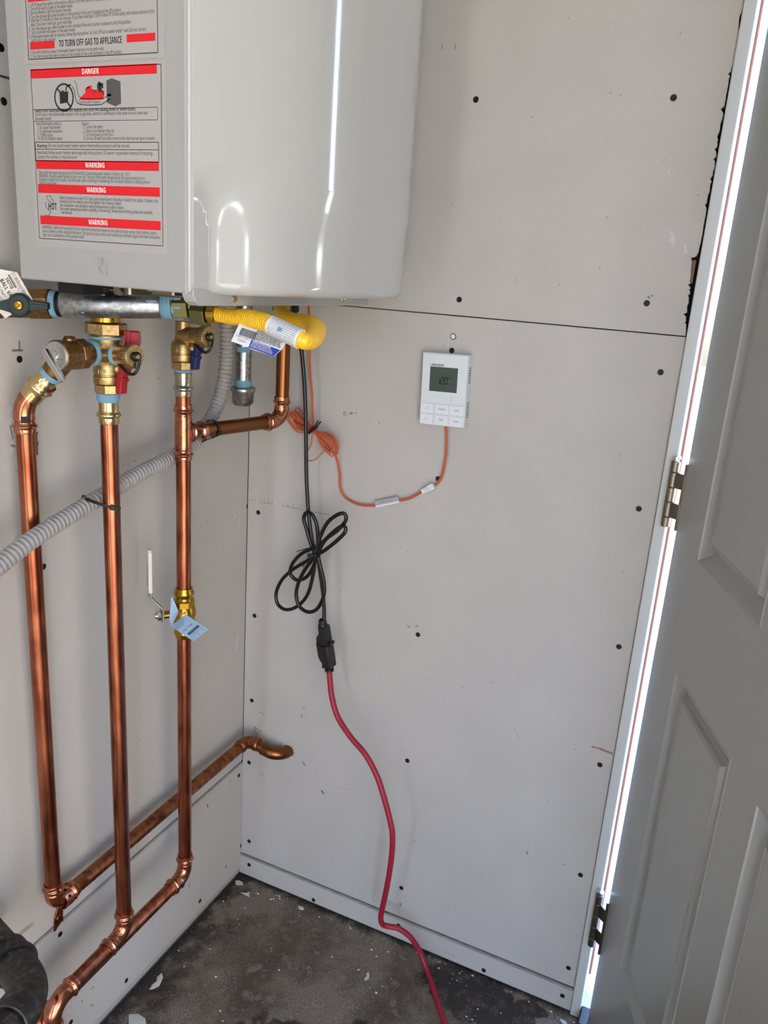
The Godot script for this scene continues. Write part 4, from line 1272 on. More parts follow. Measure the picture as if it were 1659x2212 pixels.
	for k in 10:
		var a := TAU * k / 10
		var b := frame(p2 - p1)
		sweep(st, PackedVector3Array([p1.lerp(p2, 0.2) + (b.x * cos(a) + b.z * sin(a)) * 0.0112, p1.lerp(p2, 0.85) + (b.x * cos(a) + b.z * sin(a)) * 0.0112]), 0.0007, 6)
	obj("collar", st, M["gold brass"], f)
	var path := curve([p2 - (p2 - p1) * 0.3, Vector3(0.2631, 1.2178, 0.4343), Vector3(0.2920, 1.2188, 0.4441), Vector3(0.3186, 1.2171, 0.4534), Vector3(0.3368, 1.2136, 0.4592), Vector3(0.3486, 1.2105, 0.4607)], 0.0004)
	var rad := PackedFloat32Array()
	var s := 0.0
	for i in path.size():
		if i > 0:
			s += path[i].distance_to(path[i - 1])
		rad.append(0.0084 + 0.0016 * clampf(s / 0.05, 0.0, 1.0) - 0.00075 * pow(absf(sin(s / 0.0037 * PI)), 4.0))
	st = S()
	sweep(st, path, rad, 22)
	path = curve([Vector3(0.3647, 1.2053, 0.4599), Vector3(0.3717, 1.2031, 0.4598), Vector3(0.3754, 1.2016, 0.4541), Vector3(0.3707, 1.2030, 0.4318), Vector3(0.3578, 1.2094, 0.4012), Vector3(0.3351, 1.2129, 0.3702), Vector3(0.3083, 1.2139, 0.3474), Vector3(0.2828, 1.2131, 0.3304), Vector3(0.2549, 1.2162, 0.3074), Vector3(0.2393, 1.2254, 0.2885)], 0.0004)
	rad = PackedFloat32Array()
	s = 0.0
	for i in path.size():
		if i > 0:
			s += path[i].distance_to(path[i - 1])
		rad.append(0.0098 + 0.0012 * sin(clampf((s - 0.014) / 0.09, 0.0, 1.0) * PI) - 0.0003 * absf(sin(s / 0.0022 * PI)))
	sweep(st, path, rad, 24)
	obj("hose", st, M["yellow coating"], f)
	st = S()
	var sl := PackedVector3Array()
	for i in 24:
		sl.append(Vector3(0.3333, 1.2151, 0.4602).lerp(Vector3(0.3717, 1.2031, 0.4598), i / 23.0))
	var slr := PackedFloat32Array()
	for i in sl.size():
		slr.append(0.0109)
	sweep(st, sl, slr, 32)
	var sleeve := obj("sleeve_label", st, M["tag white"], f)
	# lines of print round the sleeve
	st = S()
	var ax0 := sl[1]
	var ax1 := sl[sl.size() - 2]
	var fr2 := frame(ax1 - ax0)
	var eye_side := (Vector3(0.819, 1.277, 1.225) - ax0).normalized()
	var e1 := (eye_side - fr2.y * eye_side.dot(fr2.y)).normalized()
	var e2 := fr2.y.cross(e1)
	var prng := RandomNumberGenerator.new()
	prng.seed = 4
	var words := ["WARNING", "Use only with gas appliances rated at or below the", "flow capacity shown. Do not reuse this connector.", "Check all joints for leaks with a leak solution.", "Connector must be installed in the same room and", "must not be run through walls, floors or ceilings.", "Not for use on portable appliances or outdoors.", "Keep away from open flame and sharp edges at all", "times. Do not kink, twist or stretch the hose.", "Install a shut-off valve ahead of the connector.", "Follow local codes and the maker's instructions.", "Replace if the yellow coating is worn or damaged."]
	for k in 12:
		var ang := -1.25 + 2.4 * k / 11.0
		var out := e1 * cos(ang) + e2 * sin(ang)
		var len := ax0.distance_to(ax1)
		var up := fr2.y.cross(out)
		var b := Basis(fr2.y, -up if up.dot(Vector3.UP) < 0 else up, out)
		if b.determinant() < 0:
			b = Basis(-fr2.y, b.y, out)
		var xf := Transform3D(b, ax0.lerp(ax1, 0.5) + out * 0.01105)
		text(st, xf, words[k] if b.x.dot(fr2.y) > 0 else words[k], -len * 0.48, 0, len * (0.48 if k > 0 else -0.25), 0.0020)
	obj("lettering", st, M["print black"], sleeve)
	st = S()
	bar(st, ax0.lerp(ax1, 0.36) + e1 * 0.01105 + e2 * 0.0008, ax0.lerp(ax1, 0.46) + e1 * 0.01105 + e2 * 0.0003, e2, 0.0045, 0.0004, 0.0)
	bar(st, ax0.lerp(ax1, 0.42) + e1 * 0.01105, ax0.lerp(ax1, 0.52) + e1 * 0.01105, e2, 0.0035, 0.0004, 0.0)
	obj("sealant", st, M["pipe dope"], sleeve)
	# hanging tag below the sleeve
	var q00 := Vector3(0.2796, 1.1924, 0.4580)
	var q10 := Vector3(0.3295, 1.1802, 0.4458)
	var q01 := Vector3(0.2854, 1.2157, 0.4480)
	var ex := (q10 - q00)
	var ey := (q01 - q00)
	var lx := ex.length()
	var ly := ey.length()
	var tx := Transform3D(Basis(ex / lx, ey / ly, (ex.cross(ey)).normalized()), q00)
	st = S()
	prism(st, tx, PackedVector2Array([Vector2(0, 0), Vector2(lx * 0.42, 0.0), Vector2(lx * 0.46, -0.001), Vector2(lx, -0.0005), Vector2(lx * 1.10, ly * 0.42), Vector2(lx * 1.12, ly * 0.9), Vector2(0.0, ly)]), -0.0005, 0.0)
	var tag2 := obj("hang_tag", st, M["tag white"], f, "white tag with a bar code and a blue strip")
	var tk := Transform3D(tx.basis, tx.origin + tx.basis.z * 0.0004)
	st = S()
	poly_flat(st, tk, PackedVector2Array([Vector2(lx * 0.41, -0.0002), Vector2(lx * 0.995, -0.0005), Vector2(lx * 1.07, ly * 0.33), Vector2(lx * 0.40, ly * 0.36)]))
	obj("blue_strip", st, M["print blue"], tag2)
	st = S()
	var bx0 := lx * 0.10
	for k in 26:
		var w := prng.randf_range(0.0002, 0.0006)
		rect(st, tk, bx0, ly * 0.38, bx0 + w, ly * 0.72, 0.0002)
		bx0 += w + prng.randf_range(0.0002, 0.0004)
	text(st, tk, "0 26613 17645 8", lx * 0.05, ly * 0.28, lx * 0.36, 0.0028)
	text(st, tk, "CSSD44E-48", lx * 0.12, ly * 0.12, lx * 0.30, 0.0034)
	text(st, tk, "GAS CONNECTOR", lx * 0.06, ly * 0.84, lx * 0.38, 0.0034, true)
	for k in 6:
		text(st, tk, ["WARNING: TURN OFF GAS SUPPLY AND", "DO NOT REMOVE THE WARNING LABEL", "TEST ALL JOINTS FOR LEAKS BEFORE USE", "LEAKS MAY CAUSE FIRE OR EXPLOSION", "READ THE INSTRUCTIONS BEFORE INSTALLING", "FOR INDOOR USE ONLY WITH APPLIANCES"][k], lx * 0.43, ly * (0.40 + 0.085 * k), lx * (1.05 - 0.02 * (k % 3)), 0.0026, true)
	obj("lettering", st, M["print black"], tag2)
	st = S()
	var tk2 := Transform3D(tx.basis, tx.origin + tx.basis.z * 0.0007)
	for k in 4:
		text(st, tk2, ["For installer use, consult the instruction sheet", "Use on indoor appliances that are not moved", "Inspect the connector regularly for wear", "WARNING: DO NOT REMOVE THIS LABEL"][k], lx * 0.44, ly * (0.04 + 0.075 * k), lx * (0.95 - 0.03 * k), 0.0026, k == 3)
	obj("lettering", st, M["print white"], tag2)

	# capped drip leg behind
	var top := Vector3(0.0700, 1.1925, 0.1291)
	var bot := Vector3(0.0700, 1.0752, 0.1243)
	top.x = 0.07
	top.z = bot.z
	var dl := thing("drip_leg", "short vertical galvanised pipe closed with a cast cap", "pipe", bot)
	st = S()
	cyl(st, Vector3(bot.x, HY, bot.z), bot, 0.0130, 30)
	obj("pipe", st, M["galvanised steel"], dl)
	st = S()
	lathe(st, bot + Vector3(0, 0.009, 0), Vector3.DOWN, [Vector2(0, 0.0128), Vector2(0, 0.0196), Vector2(0.001, 0.0204), Vector2(0.006, 0.0204), Vector2(0.0085, 0.0184), Vector2(0.024, 0.0176), Vector2(0.029, 0.0148), Vector2(0.029, 0.0)], 30)
	obj("cap", st, M["galvanised steel"], dl)
	st = S()
	lathe(st, bot + Vector3(0, 0.021, 0), Vector3.DOWN, [Vector2(0, 0.0131), Vector2(0.002, 0.0138), Vector2(0.010, 0.0138), Vector2(0.012, 0.0130)], 30)
	obj("sealant", st, M["pipe dope"], dl)
	st = S()
	lathe(st, Vector3(bot.x, 1.1503, bot.z), Vector3.DOWN, [Vector2(0, 0.0131), Vector2(0.002, 0.0136), Vector2(0.006, 0.0134), Vector2(0.009, 0.0130)], 30)
	obj("sealant", st, M["pipe dope"], dl)

# ---------------------------------------------------------------- copper pipe work
const PR := 0.0111
var cold_z := 0.0
var hot_z := 0.0
var branch_at := Vector3.ZERO
var branch_dir := Vector3.FORWARD

func pipe(called: String, a: Vector3, b: Vector3, m: String, parent: Node3D, r := PR) -> MeshInstance3D:
	var st := S()
	cyl(st, a, b, r, 32, 0.0004)
	return obj(called, st, M[m], parent)

func press_radii(pts: PackedVector3Array, r: float, at_start := true, at_end := true) -> PackedFloat32Array:
	var total := 0.0
	var ss := PackedFloat32Array([0.0])
	for i in range(1, pts.size()):
		total += pts[i].distance_to(pts[i - 1])
		ss.append(total)
	var out := PackedFloat32Array()
	for i in pts.size():
		var k := r + 0.0014
		for e in [[ss[i], at_start], [total - ss[i], at_end]]:
			if e[1]:
				k += 0.0026 * exp(-pow((e[0] - 0.0085) / 0.0019, 2.0))
				k += 0.0006 * exp(-pow((e[0] - 0.0030) / 0.0024, 2.0)) - 0.0008 * exp(-pow((e[0] - 0.0140) / 0.002, 2.0))
		out.append(k)
	return out

func bend(a: Vector3, corner: Vector3, b: Vector3, sleeve: float) -> PackedVector3Array:
	var d1 := (corner - a).normalized()
	var d2 := (b - corner).normalized()
	var reach := minf(corner.distance_to(a), corner.distance_to(b))
	var R := maxf(0.006, reach - sleeve)
	var p0 := corner - d1 * R
	var p3 := corner + d2 * R
	var pts := PackedVector3Array([a])
	var k := maxi(3, int(p0.distance_to(a) / 0.0008))
	for i in range(1, k):
		pts.append(a.lerp(p0, float(i) / k))
	for i in 25:
		var t := i / 24.0
		pts.append(p0.bezier_interpolate(p0 + d1 * R * 0.55, p3 - d2 * R * 0.55, p3, t))
	k = maxi(3, int(p3.distance_to(b) / 0.0008))
	for i in range(1, k + 1):
		pts.append(p3.lerp(b, float(i) / k))
	return pts

func elbow(corner: Vector3, da: Vector3, db: Vector3, arm: float, m: String, parent: Node3D, sleeve := 0.018, label := "") -> MeshInstance3D:
	var pts := bend(corner + da.normalized() * arm, corner, corner + db.normalized() * arm, sleeve)
	var st := S()
	sweep(st, pts, press_radii(pts, PR), 28)
	return obj("elbow", st, M[m], parent, label)

func coupling(a: Vector3, b: Vector3, m: String, parent: Node3D, called := "coupling") -> MeshInstance3D:
	var pts := PackedVector3Array()
	var k := int(a.distance_to(b) / 0.0007)
	for i in k + 1:
		pts.append(a.lerp(b, float(i) / k))
	var st := S()
	sweep(st, pts, press_radii(pts, PR), 28)
	return obj(called, st, M[m], parent)

func dot_mark(parent: Node3D, at: Vector3, axis: Vector3, out: Vector3, r: float, w: float, h: float) -> void:
	# dark printed size mark following the round of a fitting
	var st := S()
	var y := axis.normalized()
	var z := (out - y * out.dot(y)).normalized()
	var x := y.cross(z)
	for k in 5:
		var a0 := -w / r * 0.5 + w / r * k / 5.0
		var a1 := a0 + w / r / 5.0
		var n0 := z * cos(a0) + x * sin(a0)
		var n1 := z * cos(a1) + x * sin(a1)
		quad4(st, [at + n0 * r - y * h * 0.5, at + n1 * r - y * h * 0.5, at + n1 * r + y * h * 0.5, at + n0 * r + y * h * 0.5], [n0, n1, n1, n0])
	obj("size_mark", st, M["print black"], parent)

func pipes() -> void:
	var rel := thing("copper_pipe", "copper discharge pipe, leftmost of the upright pipes, running low along the wall into the corner", "pipe", Vector3(0.0300, 0.4007, 0.5289), "copper pipes on the left wall")
	var a := Vector3(0.0300, 1.0522, 0.5304)
	var b := Vector3(0.0300, 0.3938, 0.5285)
	a.z = (a.z + b.z) * 0.5
	b.z = a.z
	var run_y := 0.3555
	var corner := Vector3(0.03, run_y, b.z)
	pipe("pipe", a + Vector3(0, 0.01, 0), corner + Vector3(0, 0.028, 0), "copper pipe", rel)
	# upper 45 degree elbow towards the relief valve
	var up := Vector3(0.0440, 1.1134, 0.5241)
	var mid := Vector3(0.030, a.y + 0.050, a.z)
	elbow(mid, a - mid, up - mid, 0.040, "copper fitting", rel, 0.022)
	dot_mark(rel, mid + Vector3(0, -0.022, 0), Vector3.UP, Vector3(0.8, 0, 0.6), 0.0127, 0.010, 0.008)
	elbow(corner, Vector3.UP, Vector3(0, 0, -1), 0.040, "copper fitting", rel)
	var far := Vector3(0.030, run_y, 0.030)
	pipe("pipe", corner + Vector3(0, 0, -0.028), far + Vector3(0, 0, 0.022), "aged copper", rel)
	var st := S()
	var pts := bend(far + Vector3(0, 0, 0.026), far, far + Vector3(0.026, 0, 0), 0.014)
	var rr := PackedFloat32Array()
	for i in pts.size():
		rr.append(0.0126)
	sweep(st, pts, rr, 24)
	lathe(st, far + Vector3(0, 0, 0.014), Vector3(0, 0, 1), [Vector2(0, 0.0126), Vector2(0.008, 0.0137), Vector2(0.012, 0.0130), Vector2(0.0135, 0.0112)], 24)
	lathe(st, far + Vector3(0.015, 0, 0), Vector3(1, 0, 0), [Vector2(0, 0.0126), Vector2(0.007, 0.0139), Vector2(0.012, 0.0130), Vector2(0.0135, 0.0112)], 24)
	obj("elbow", st, M["aged copper"], rel, "tarnished soldered corner elbow")
	st = S()
	lathe(st, far + Vector3(0.024, 0, 0), Vector3(1, 0, 0), [Vector2(0, 0.0112), Vector2(0.001, 0.0124), Vector2(0.003, 0.0119), Vector2(0.0045, 0.0112)], 20)
	lathe(st, far + Vector3(0, 0, 0.0235), Vector3(0, 0, 1), [Vector2(0, 0.0112), Vector2(0.001, 0.0122), Vector2(0.002, 0.0112)], 20)
	obj("solder", st, M["chrome"], rel)
	var se := Vector3(0.098, run_y - 0.012, 0.026)
	pipe("pipe", far + Vector3(0.02, 0, 0), Vector3(0.075, run_y - 0.008, 0.028), "brown copper", rel)
	st = S()
	pts = bend(Vector3(0.066, run_y - 0.006, 0.028), Vector3(0.1085, run_y - 0.014, 0.026), Vector3(0.1095, run_y - 0.012, -0.012), 0.008)
	rr = PackedFloat32Array()
	for i in pts.size():
		rr.append(0.0128)
	sweep(st, pts, rr, 24)
	obj("elbow", st, M["brown copper"], rel, "brown elbow entering the wall")
	st = S()
	var rng := RandomNumberGenerator.new()
	rng.seed = 9
	for k in 16:
		var an := TAU * k / 16
		var q := Vector3(0.1095 + cos(an) * 0.0135, run_y - 0.012 + sin(an) * 0.0135, 0.001)
		bar(st, q, q + Vector3(cos(an), sin(an), 0.6) * rng.randf_range(0.001, 0.005), Vector3(0, 0, 1), 0.004, 0.0012, 0.0003)
	obj("torn_edge", st, M["plaster"], rel)

	# perforated strap at the lower elbow, and its loose end
	var sp := thing("pipe_strap", "perforated copper strap holding the elbow at the foot of the leftmost pipe", "pipe strap", corner + Vector3(0, -0.02, -0.05))
	st = S()
	lathe(st, corner + Vector3(0, 0, -0.011), Vector3(0, 0, -1), [Vector2(0, 0.0150), Vector2(0, 0.0156), Vector2(0.014, 0.0156), Vector2(0.014, 0.0150), Vector2(0, 0.0150)], 28)
	obj("band", st, M["copper fitting"], sp)
	st = S()
	for q in [[0.55, -0.018], [-0.25, -0.018], [1.3, -0.018]]:
		var dir := Vector3(cos(q[0]), sin(q[0]), 0)
		disc(st, corner + Vector3(0, 0, q[1]) + dir * 0.01575, dir, 0.0024, 14)
	obj("hole", st, M["dark cavity"], sp)
	var te := Vector3(0.0030, 0.2926, 0.4992)
	st = S()
	prism(st, Transform3D(Basis(Vector3(0, 0, -1), Vector3.UP, Vector3(1, 0, 0)), te), PackedVector2Array([Vector2(-0.010, -0.016), Vector2(-0.006, -0.017), Vector2(-0.002, -0.012), Vector2(0.001, -0.013), Vector2(0.003, -0.009), Vector2(0.009, -0.010), Vector2(0.009, 0.003), Vector2(0.012, 0.018), Vector2(0.0, 0.022), Vector2(-0.007, 0.006)]), -0.001, 0.0008, 0.0003)
	lathe(st, te + Vector3(0.0008, 0.002, -0.001), Vector3(1, 0, 0), [Vector2(0, 0.0052), Vector2(0.002, 0.0044), Vector2(0.0028, 0.002), Vector2(0.002, 0)], 18)
	obj("tab", st, M["aged copper"], sp, "loose end screwed to the wall")
	var bp := thing("pipe_clip", "small brown torn plate between the leftmost pipe and the wall", "pipe clip", Vector3(0.0100, 1.0389, 0.4945))
	st = S()
	prism(st, LW(), PackedVector2Array([Vector2(-0.5092, 1.0622), Vector2(-0.5117, 1.0270), Vector2(-0.4943, 1.0252), Vector2(-0.4944, 1.0343), Vector2(-0.4925, 1.0407), Vector2(-0.4944, 1.0446), Vector2(-0.4939, 1.0517), Vector2(-0.4923, 1.0544)]), 0.0008, 0.012, 0.001)
	obj("plate", st, mat("brown plate", Color(0.42, 0.33, 0.25), 0.8), bp)

	# hot pipe, below the red valve
	var hot := thing("copper_pipe", "upright copper pipe below the red-handled valve, turning towards the camera near the floor", "pipe", Vector3(0.0900, 0.3105, 0.4450), "copper pipes on the left wall")
	var ht := Vector3(0.0900, 1.0778, 0.4580)
	var hb := Vector3(0.0900, 0.3092, 0.4445)
	var hz := (ht.z + hb.z) * 0.5
	hot_z = hz
	var hrun := 0.2680
	pipe("pipe", Vector3(0.09, ht.y + 0.012, hz), Vector3(0.09, hrun + 0.028, hz), "copper pipe", hot)
	var hc := Vector3(0.09, hrun, hz)
	elbow(hc, Vector3.UP, Vector3(0, 0, 1), 0.042, "copper fitting", hot)
	dot_mark(hot, hc + Vector3(0, -0.002, 0.021), Vector3(0, 0, 1), Vector3(1, -0.2, 0), 0.0130, 0.009, 0.007)
	var he := Vector3(0.09, hrun - 0.003, Vector3(0.0900, 0.2740, 0.5960).z)
	pipe("pipe", hc + Vector3(0, 0, 0.03), he + Vector3(0, 0, -0.03), "copper pipe", hot)
	elbow(he, Vector3(0, 0, -1), Vector3(0, -1, 0.05), 0.042, "copper fitting", hot)
	pipe("pipe", he + Vector3(0, -0.035, 0.002), Vector3(0.09, 0.001, he.z + 0.008), "copper pipe", hot)
	# printed maker's lines up the side of the pipe
	st = S()
	for k in 3:
		var ang := 0.50 - 0.16 * k
		var dir := Vector3(sin(1.45 + ang * 0.4), 0, cos(1.45 + ang * 0.4))
		var px := Vector3(0.09, 0, hz) + dir * 0.01125
		bar(st, Vector3(px.x, hrun + 0.05, px.z), Vector3(px.x, ht.y, px.z), dir.cross(Vector3.UP), 0.0009, 0.0003, 0.0)
	obj("printed_stripe", st, mat("pipe print", Color(0.20, 0.13, 0.16), 0.6), hot)

	# cold pipe with a tee, below the blue valve
	var cold := thing("copper_pipe", "upright copper pipe nearest the corner, with a tee near its top", "pipe", Vector3(0.0750, 0.2839, 0.2902), "copper pipes on the left wall")
	var ct := Vector3(0.0750, 1.0880, 0.2787)
	var cb := Vector3(0.0750, 0.2839, 0.2902)
	var cz := (ct.z + cb.z) * 0.5
	cold_z = cz
	var c := func(y: float) -> Vector3: return Vector3(0.075, y, cz)
	var cy := func(px_y: float) -> float: return px_y
	pipe("pipe", c.call(ct.y + 0.01), c.call(1.0662), "copper pipe", cold)
	var t0 := 1.0744
	var t1 := 0.9917
	coupling(c.call(t0), c.call(t1), "copper fitting", cold, "tee")
	var ty := 1.0321
	pipe("pipe", c.call(t1 + 0.01), c.call(0.7738), "copper pipe", cold)
	var crun := 0.2429
	pipe("pipe", c.call(0.7046), c.call(crun + 0.028), "copper pipe", cold)
	elbow(c.call(crun), Vector3.UP, Vector3(0, 0, 1), 0.042, "copper fitting", cold)
	dot_mark(cold, c.call(crun) + Vector3(0, -0.002, 0.021), Vector3(0, 0, 1), Vector3(1, -0.2, 0), 0.0130, 0.009, 0.007)
	var cc := Vector3(0.068, crun - 0.012, 0.62)
	pipe("pipe", c.call(crun) + Vector3(0, 0, 0.03), cc + Vector3(0, 0, -0.025), "copper pipe", cold)
	elbow(cc, Vector3(0, 0, -1), Vector3(0, -1, 0), 0.042, "copper fitting", cold)
	pipe("pipe", cc + Vector3(0, -0.035, 0), Vector3(cc.x, 0.001, cc.z), "copper pipe", cold)

	# branch from the tee to the far side of the heater
	var ry := Vector3(0.1208, 1.0331, 0.0850)
	var br := thing("copper_pipe", "short copper branch from the tee to an elbow and up under the heater", "pipe", ry, "copper pipes on the left wall")
	var tee_c: Vector3 = c.call(ty)
	var rb := Vector3(ry.x, ty - 0.001, ry.z)
	var bd := (rb - tee_c).normalized()
	branch_at = tee_c + bd * 0.060
	branch_dir = bd
	coupling(tee_c + bd * 0.006, tee_c + bd * 0.040, "copper fitting", br, "tee_outlet")
	dot_mark(br, tee_c + bd * 0.021, bd, Vector3(1, 0.1, 0.6), 0.0128, 0.008, 0.008)
	pipe("pipe", tee_c + bd * 0.034, rb - bd * 0.03, "brown copper", br)
	elbow(rb, -bd, Vector3.UP, 0.040, "copper fitting", br)
	pipe("pipe", rb + Vector3(0, 0.03, 0), Vector3(rb.x, HY - 0.004, rb.z), "brown copper", br)
	# wrap of black tape near the top of the riser
	st = S()
	var wy := Vector3(0.1213, 1.1886, 0.0850).y
	lathe(st, Vector3(rb.x, wy, rb.z), Vector3.UP, [Vector2(0, 0.0111), Vector2(0.001, 0.0135), Vector2(0.006, 0.0150), Vector2(0.010, 0.0132), Vector2(0.012, 0.0111)], 24)
	obj("tape", st, M["black rubber"], br)

# ---------------------------------------------------------------- valves
func valves() -> void:
	var hot_y := 1.1100
	var hot := service_valve("service_valve", "brass service valve with red handles under the gas pipe", Vector3(0.09, hot_y, hot_z), "red plastic", true)
	var cold_y := 1.1257
	var cold := service_valve("service_valve", "brass service valve with a blue handle under the gas hose nut", Vector3(0.075, cold_y, cold_z), "blue plastic", false)

	# relief valve
	var pc := Vector3(0.0850, 1.1601, 0.5087)
	pc.x = 0.085
	var rv := thing("relief_valve", "bronze pressure relief valve with round silver plate and bent metal lever", "valve", pc)
	var st := S()
	lathe(st, Vector3(pc.x, pc.y, 0.474), Vector3(0, 0, 1), [Vector2(0, 0.0125), Vector2(0.006, 0.0145), Vector2(0.012, 0.0145), Vector2(0.013, 0.0160)], 28)
	hexnut(st, Vector3(pc.x, pc.y, 0.486), Vector3(pc.x, pc.y, 0.500), 0.0190, 8, 0.2)
	lathe(st, Vector3(pc.x, pc.y, 0.500), Vector3(0, 0, 1), [Vector2(0, 0.0175), Vector2(0.010, 0.0172), Vector2(0.018, 0.0182), Vector2(0.0265, 0.0185), Vector2(0.0275, 0.0175)], 32)
	var out := (Vector3(0.0440, 1.1114, 0.5263) - pc).normalized()
	lathe(st, pc, out, [Vector2(0, 0.012), Vector2(0.012, 0.0135), Vector2(0.026, 0.0140), Vector2(0.0305, 0.0130)], 26)
	box(st, Transform3D(Basis(), Vector3(pc.x, pc.y + 0.018, 0.506)), Vector3(0.013, 0.008, 0.014), 0.003)
	obj("body", st, M["dull brass"], rv)
	st = S()
	lathe(st, Vector3(pc.x, pc.y, 0.5275), Vector3(0, 0, 1), [Vector2(0, 0.0172), Vector2(0.0012, 0.0165), Vector2(0.0012, 0.0)], 36)
	obj("plate", st, mat("silver plate", Color(0.72, 0.72, 0.71), 0.4, 0.8), rv, "round silver data plate")
	st = S()
	var pf := Transform3D(Basis(), Vector3(pc.x, pc.y, 0.5289))
	for k in 30:
		var an := -1.1 + 2.4 * k / 29.0
		for r in [0.0142, 0.0118]:
			var p: Vector2 = Vector2(cos(an), sin(an)) * r
			line(st, pf, p, p * 0.92 + Vector2(-sin(an), cos(an)) * 0.0003 * (k % 3), 0.0003)
	text(st, pf, "125 PSI", 0.004, -0.004, 0.012, 0.0025)
	obj("lettering", st, M["print black"], rv)
	st = S()
	lathe(st, Vector3(pc.x - 0.002, pc.y, 0.5285), Vector3(0, 0, 1), [Vector2(0, 0.0070), Vector2(0.002, 0.0066), Vector2(0.0035, 0.004), Vector2(0.0038, 0)], 22)
	obj("stem_cap", st, M["chrome"], rv)
	var l0 := Vector3(0.0886, 1.1680, 0.5495)
	var l1 := Vector3(0.1139, 1.1358, 0.5489)
	var ld := (l1 - l0).normalized()
	var eye := (Vector3(0.819, 1.277, 1.225) - l0).normalized()
	var side := ld.cross(Vector3(0, 0, 1)).normalized()
	var nz := side.cross(ld).normalized()
	if nz.z < 0:
		nz = -nz
	st = S()
	bar(st, l0, l1, side, 0.0062, 0.0012, 0.0003)
	for s in [-1.0, 1.0]:
		bar(st, l0 + side * 0.0031 * s - nz * 0.0022, l1 + side * 0.0031 * s - nz * 0.0022, nz, 0.005, 0.0011, 0.0003)
	bar(st, l0.lerp(l1, 0.35) - nz * 0.009, l0.lerp(l1, 0.35), side, 0.005, 0.006, 0.0005)
	obj("lever", st, M["chrome"], rv, "bent silver lever")
	st = S()
	lathe(st, Vector3(pc.x, pc.y, 0.4685), Vector3(0, 0, 1), [Vector2(0, 0.0135), Vector2(0.001, 0.0160), Vector2(0.005, 0.0166), Vector2(0.0075, 0.0150), Vector2(0.008, 0.012)], 28)
	obj("sealant", st, M["pipe dope"], rv)
	st = S()
	lathe(st, pc + out * 0.0300, out, [Vector2(0, 0.0118), Vector2(0.001, 0.0132), Vector2(0.006, 0.0136), Vector2(0.008, 0.0118)], 28)
	obj("sealant", st, M["pipe dope"], rv)
	var ad := thing("press_adapter", "brass press adapter between the relief valve and the leftmost copper elbow", "pipe fitting", pc + out * 0.05)
	st = S()
	var pts := PackedVector3Array()
	var rr := PackedFloat32Array()
	for i in 52:
		var s := 0.036 + i * 0.0007
		pts.append(pc + out * s)
		var k := 0.0126 + 0.0024 * exp(-pow((s - 0.055) / 0.0030, 2.0)) + 0.0010 * clampf((s - 0.040) / 0.004, 0.0, 1.0)
		rr.append(k)
	sweep(st, pts, rr, 30)
	obj("adapter", st, M["bright brass"], ad)

	# lever ball valve on the cold pipe
	var vc := Vector3(0.0750, 0.7442, 0.2838)
	vc.z = cold_z
	var bv := thing("ball_valve", "brass ball valve with a white-sleeved lever and a pale blue tag", "valve", vc)
	st = S()
	for s in [-1.0, 1.0]:
		lathe(st, vc + Vector3(0, 0.0405 * s, 0), Vector3(0, -s, 0), [Vector2(-0.002, 0.0112), Vector2(-0.002, 0.0132), Vector2(0.002, 0.0138), Vector2(0.006, 0.0158), Vector2(0.0085, 0.0158), Vector2(0.011, 0.0138), Vector2(0.015, 0.0134), Vector2(0.017, 0.0138), Vector2(0.019, 0.0160)], 28)
		hexnut(st, vc + Vector3(0, 0.0225 * s, 0), vc + Vector3(0, 0.011 * s, 0), 0.0176, 8, 0.3)
	lathe(st, vc + Vector3(0, -0.012, 0), Vector3.UP, [Vector2(0, 0.0160), Vector2(0.006, 0.0182), Vector2(0.012, 0.0186), Vector2(0.018, 0.0180), Vector2(0.024, 0.0155)], 28)
	obj("body", st, M["gold brass"], bv)
	var sd := Vector3(-0.6, 0, 0.8)
	st = S()
	lathe(st, vc + sd * 0.012, sd, [Vector2(0, 0.0095), Vector2(0.008, 0.0085), Vector2(0.010, 0.0065), Vector2(0.020, 0.0062), Vector2(0.022, 0.004), Vector2(0.033, 0.0038)], 20)
	obj("stem", st, M["gold brass"], bv)
	st = S()
	hexnut(st, vc + sd * 0.0365, vc + sd * 0.0425, 0.0078, 6)
	lathe(st, vc + sd * 0.0425, sd, [Vector2(0, 0.0045), Vector2(0.003, 0.0042), Vector2(0.003, 0)], 16)
	obj("nut", st, M["chrome"], bv)
	# the lever: a plate at the stem, a jog away, then the white sleeve straight up
	var wd := sd.cross(Vector3.UP).normalized()
	var e0 := vc + sd * 0.0345 + Vector3(0, -0.012, 0)
	var e1 := vc + sd * 0.0345 + Vector3(0, 0.012, 0)
	var e2 := vc + sd * 0.0525 + Vector3(0, 0.034, 0)
	var e3 := vc + sd * 0.0525 + Vector3(0, 0.046, 0)
	var e4 := vc + sd * 0.0535 + Vector3(0, 0.107, 0)
	st = S()
	bar(st, e0, e1 + Vector3(0, 0.001, 0), wd, 0.0200, 0.0024, 0.0006)
	bar(st, e1, e2, wd, 0.0150, 0.0024, 0.0006)
	bar(st, e2 - Vector3(0, 0.001, 0), e3, wd, 0.0135, 0.0024, 0.0006)
	obj("lever", st, M["galvanised steel"], bv)
	st = S()
	var lf := Transform3D(Basis(wd, Vector3.UP, wd.cross(Vector3.UP)).orthonormalized(), e3)
	prism(st, lf, PackedVector2Array([Vector2(-0.0070, -0.004), Vector2(0.0070, -0.004), Vector2(0.0066, 0.030), Vector2(0.0078, 0.052), Vector2(0.0070, 0.060), Vector2(0.0040, 0.0645), Vector2(-0.0040, 0.0645), Vector2(-0.0070, 0.060), Vector2(-0.0078, 0.052), Vector2(-0.0066, 0.030)]), -0.0030, 0.0030, 0.0012)
	var sl := obj("lever_sleeve", st, M["white lever"], bv, "white plastic lever sleeve")
	st = S()
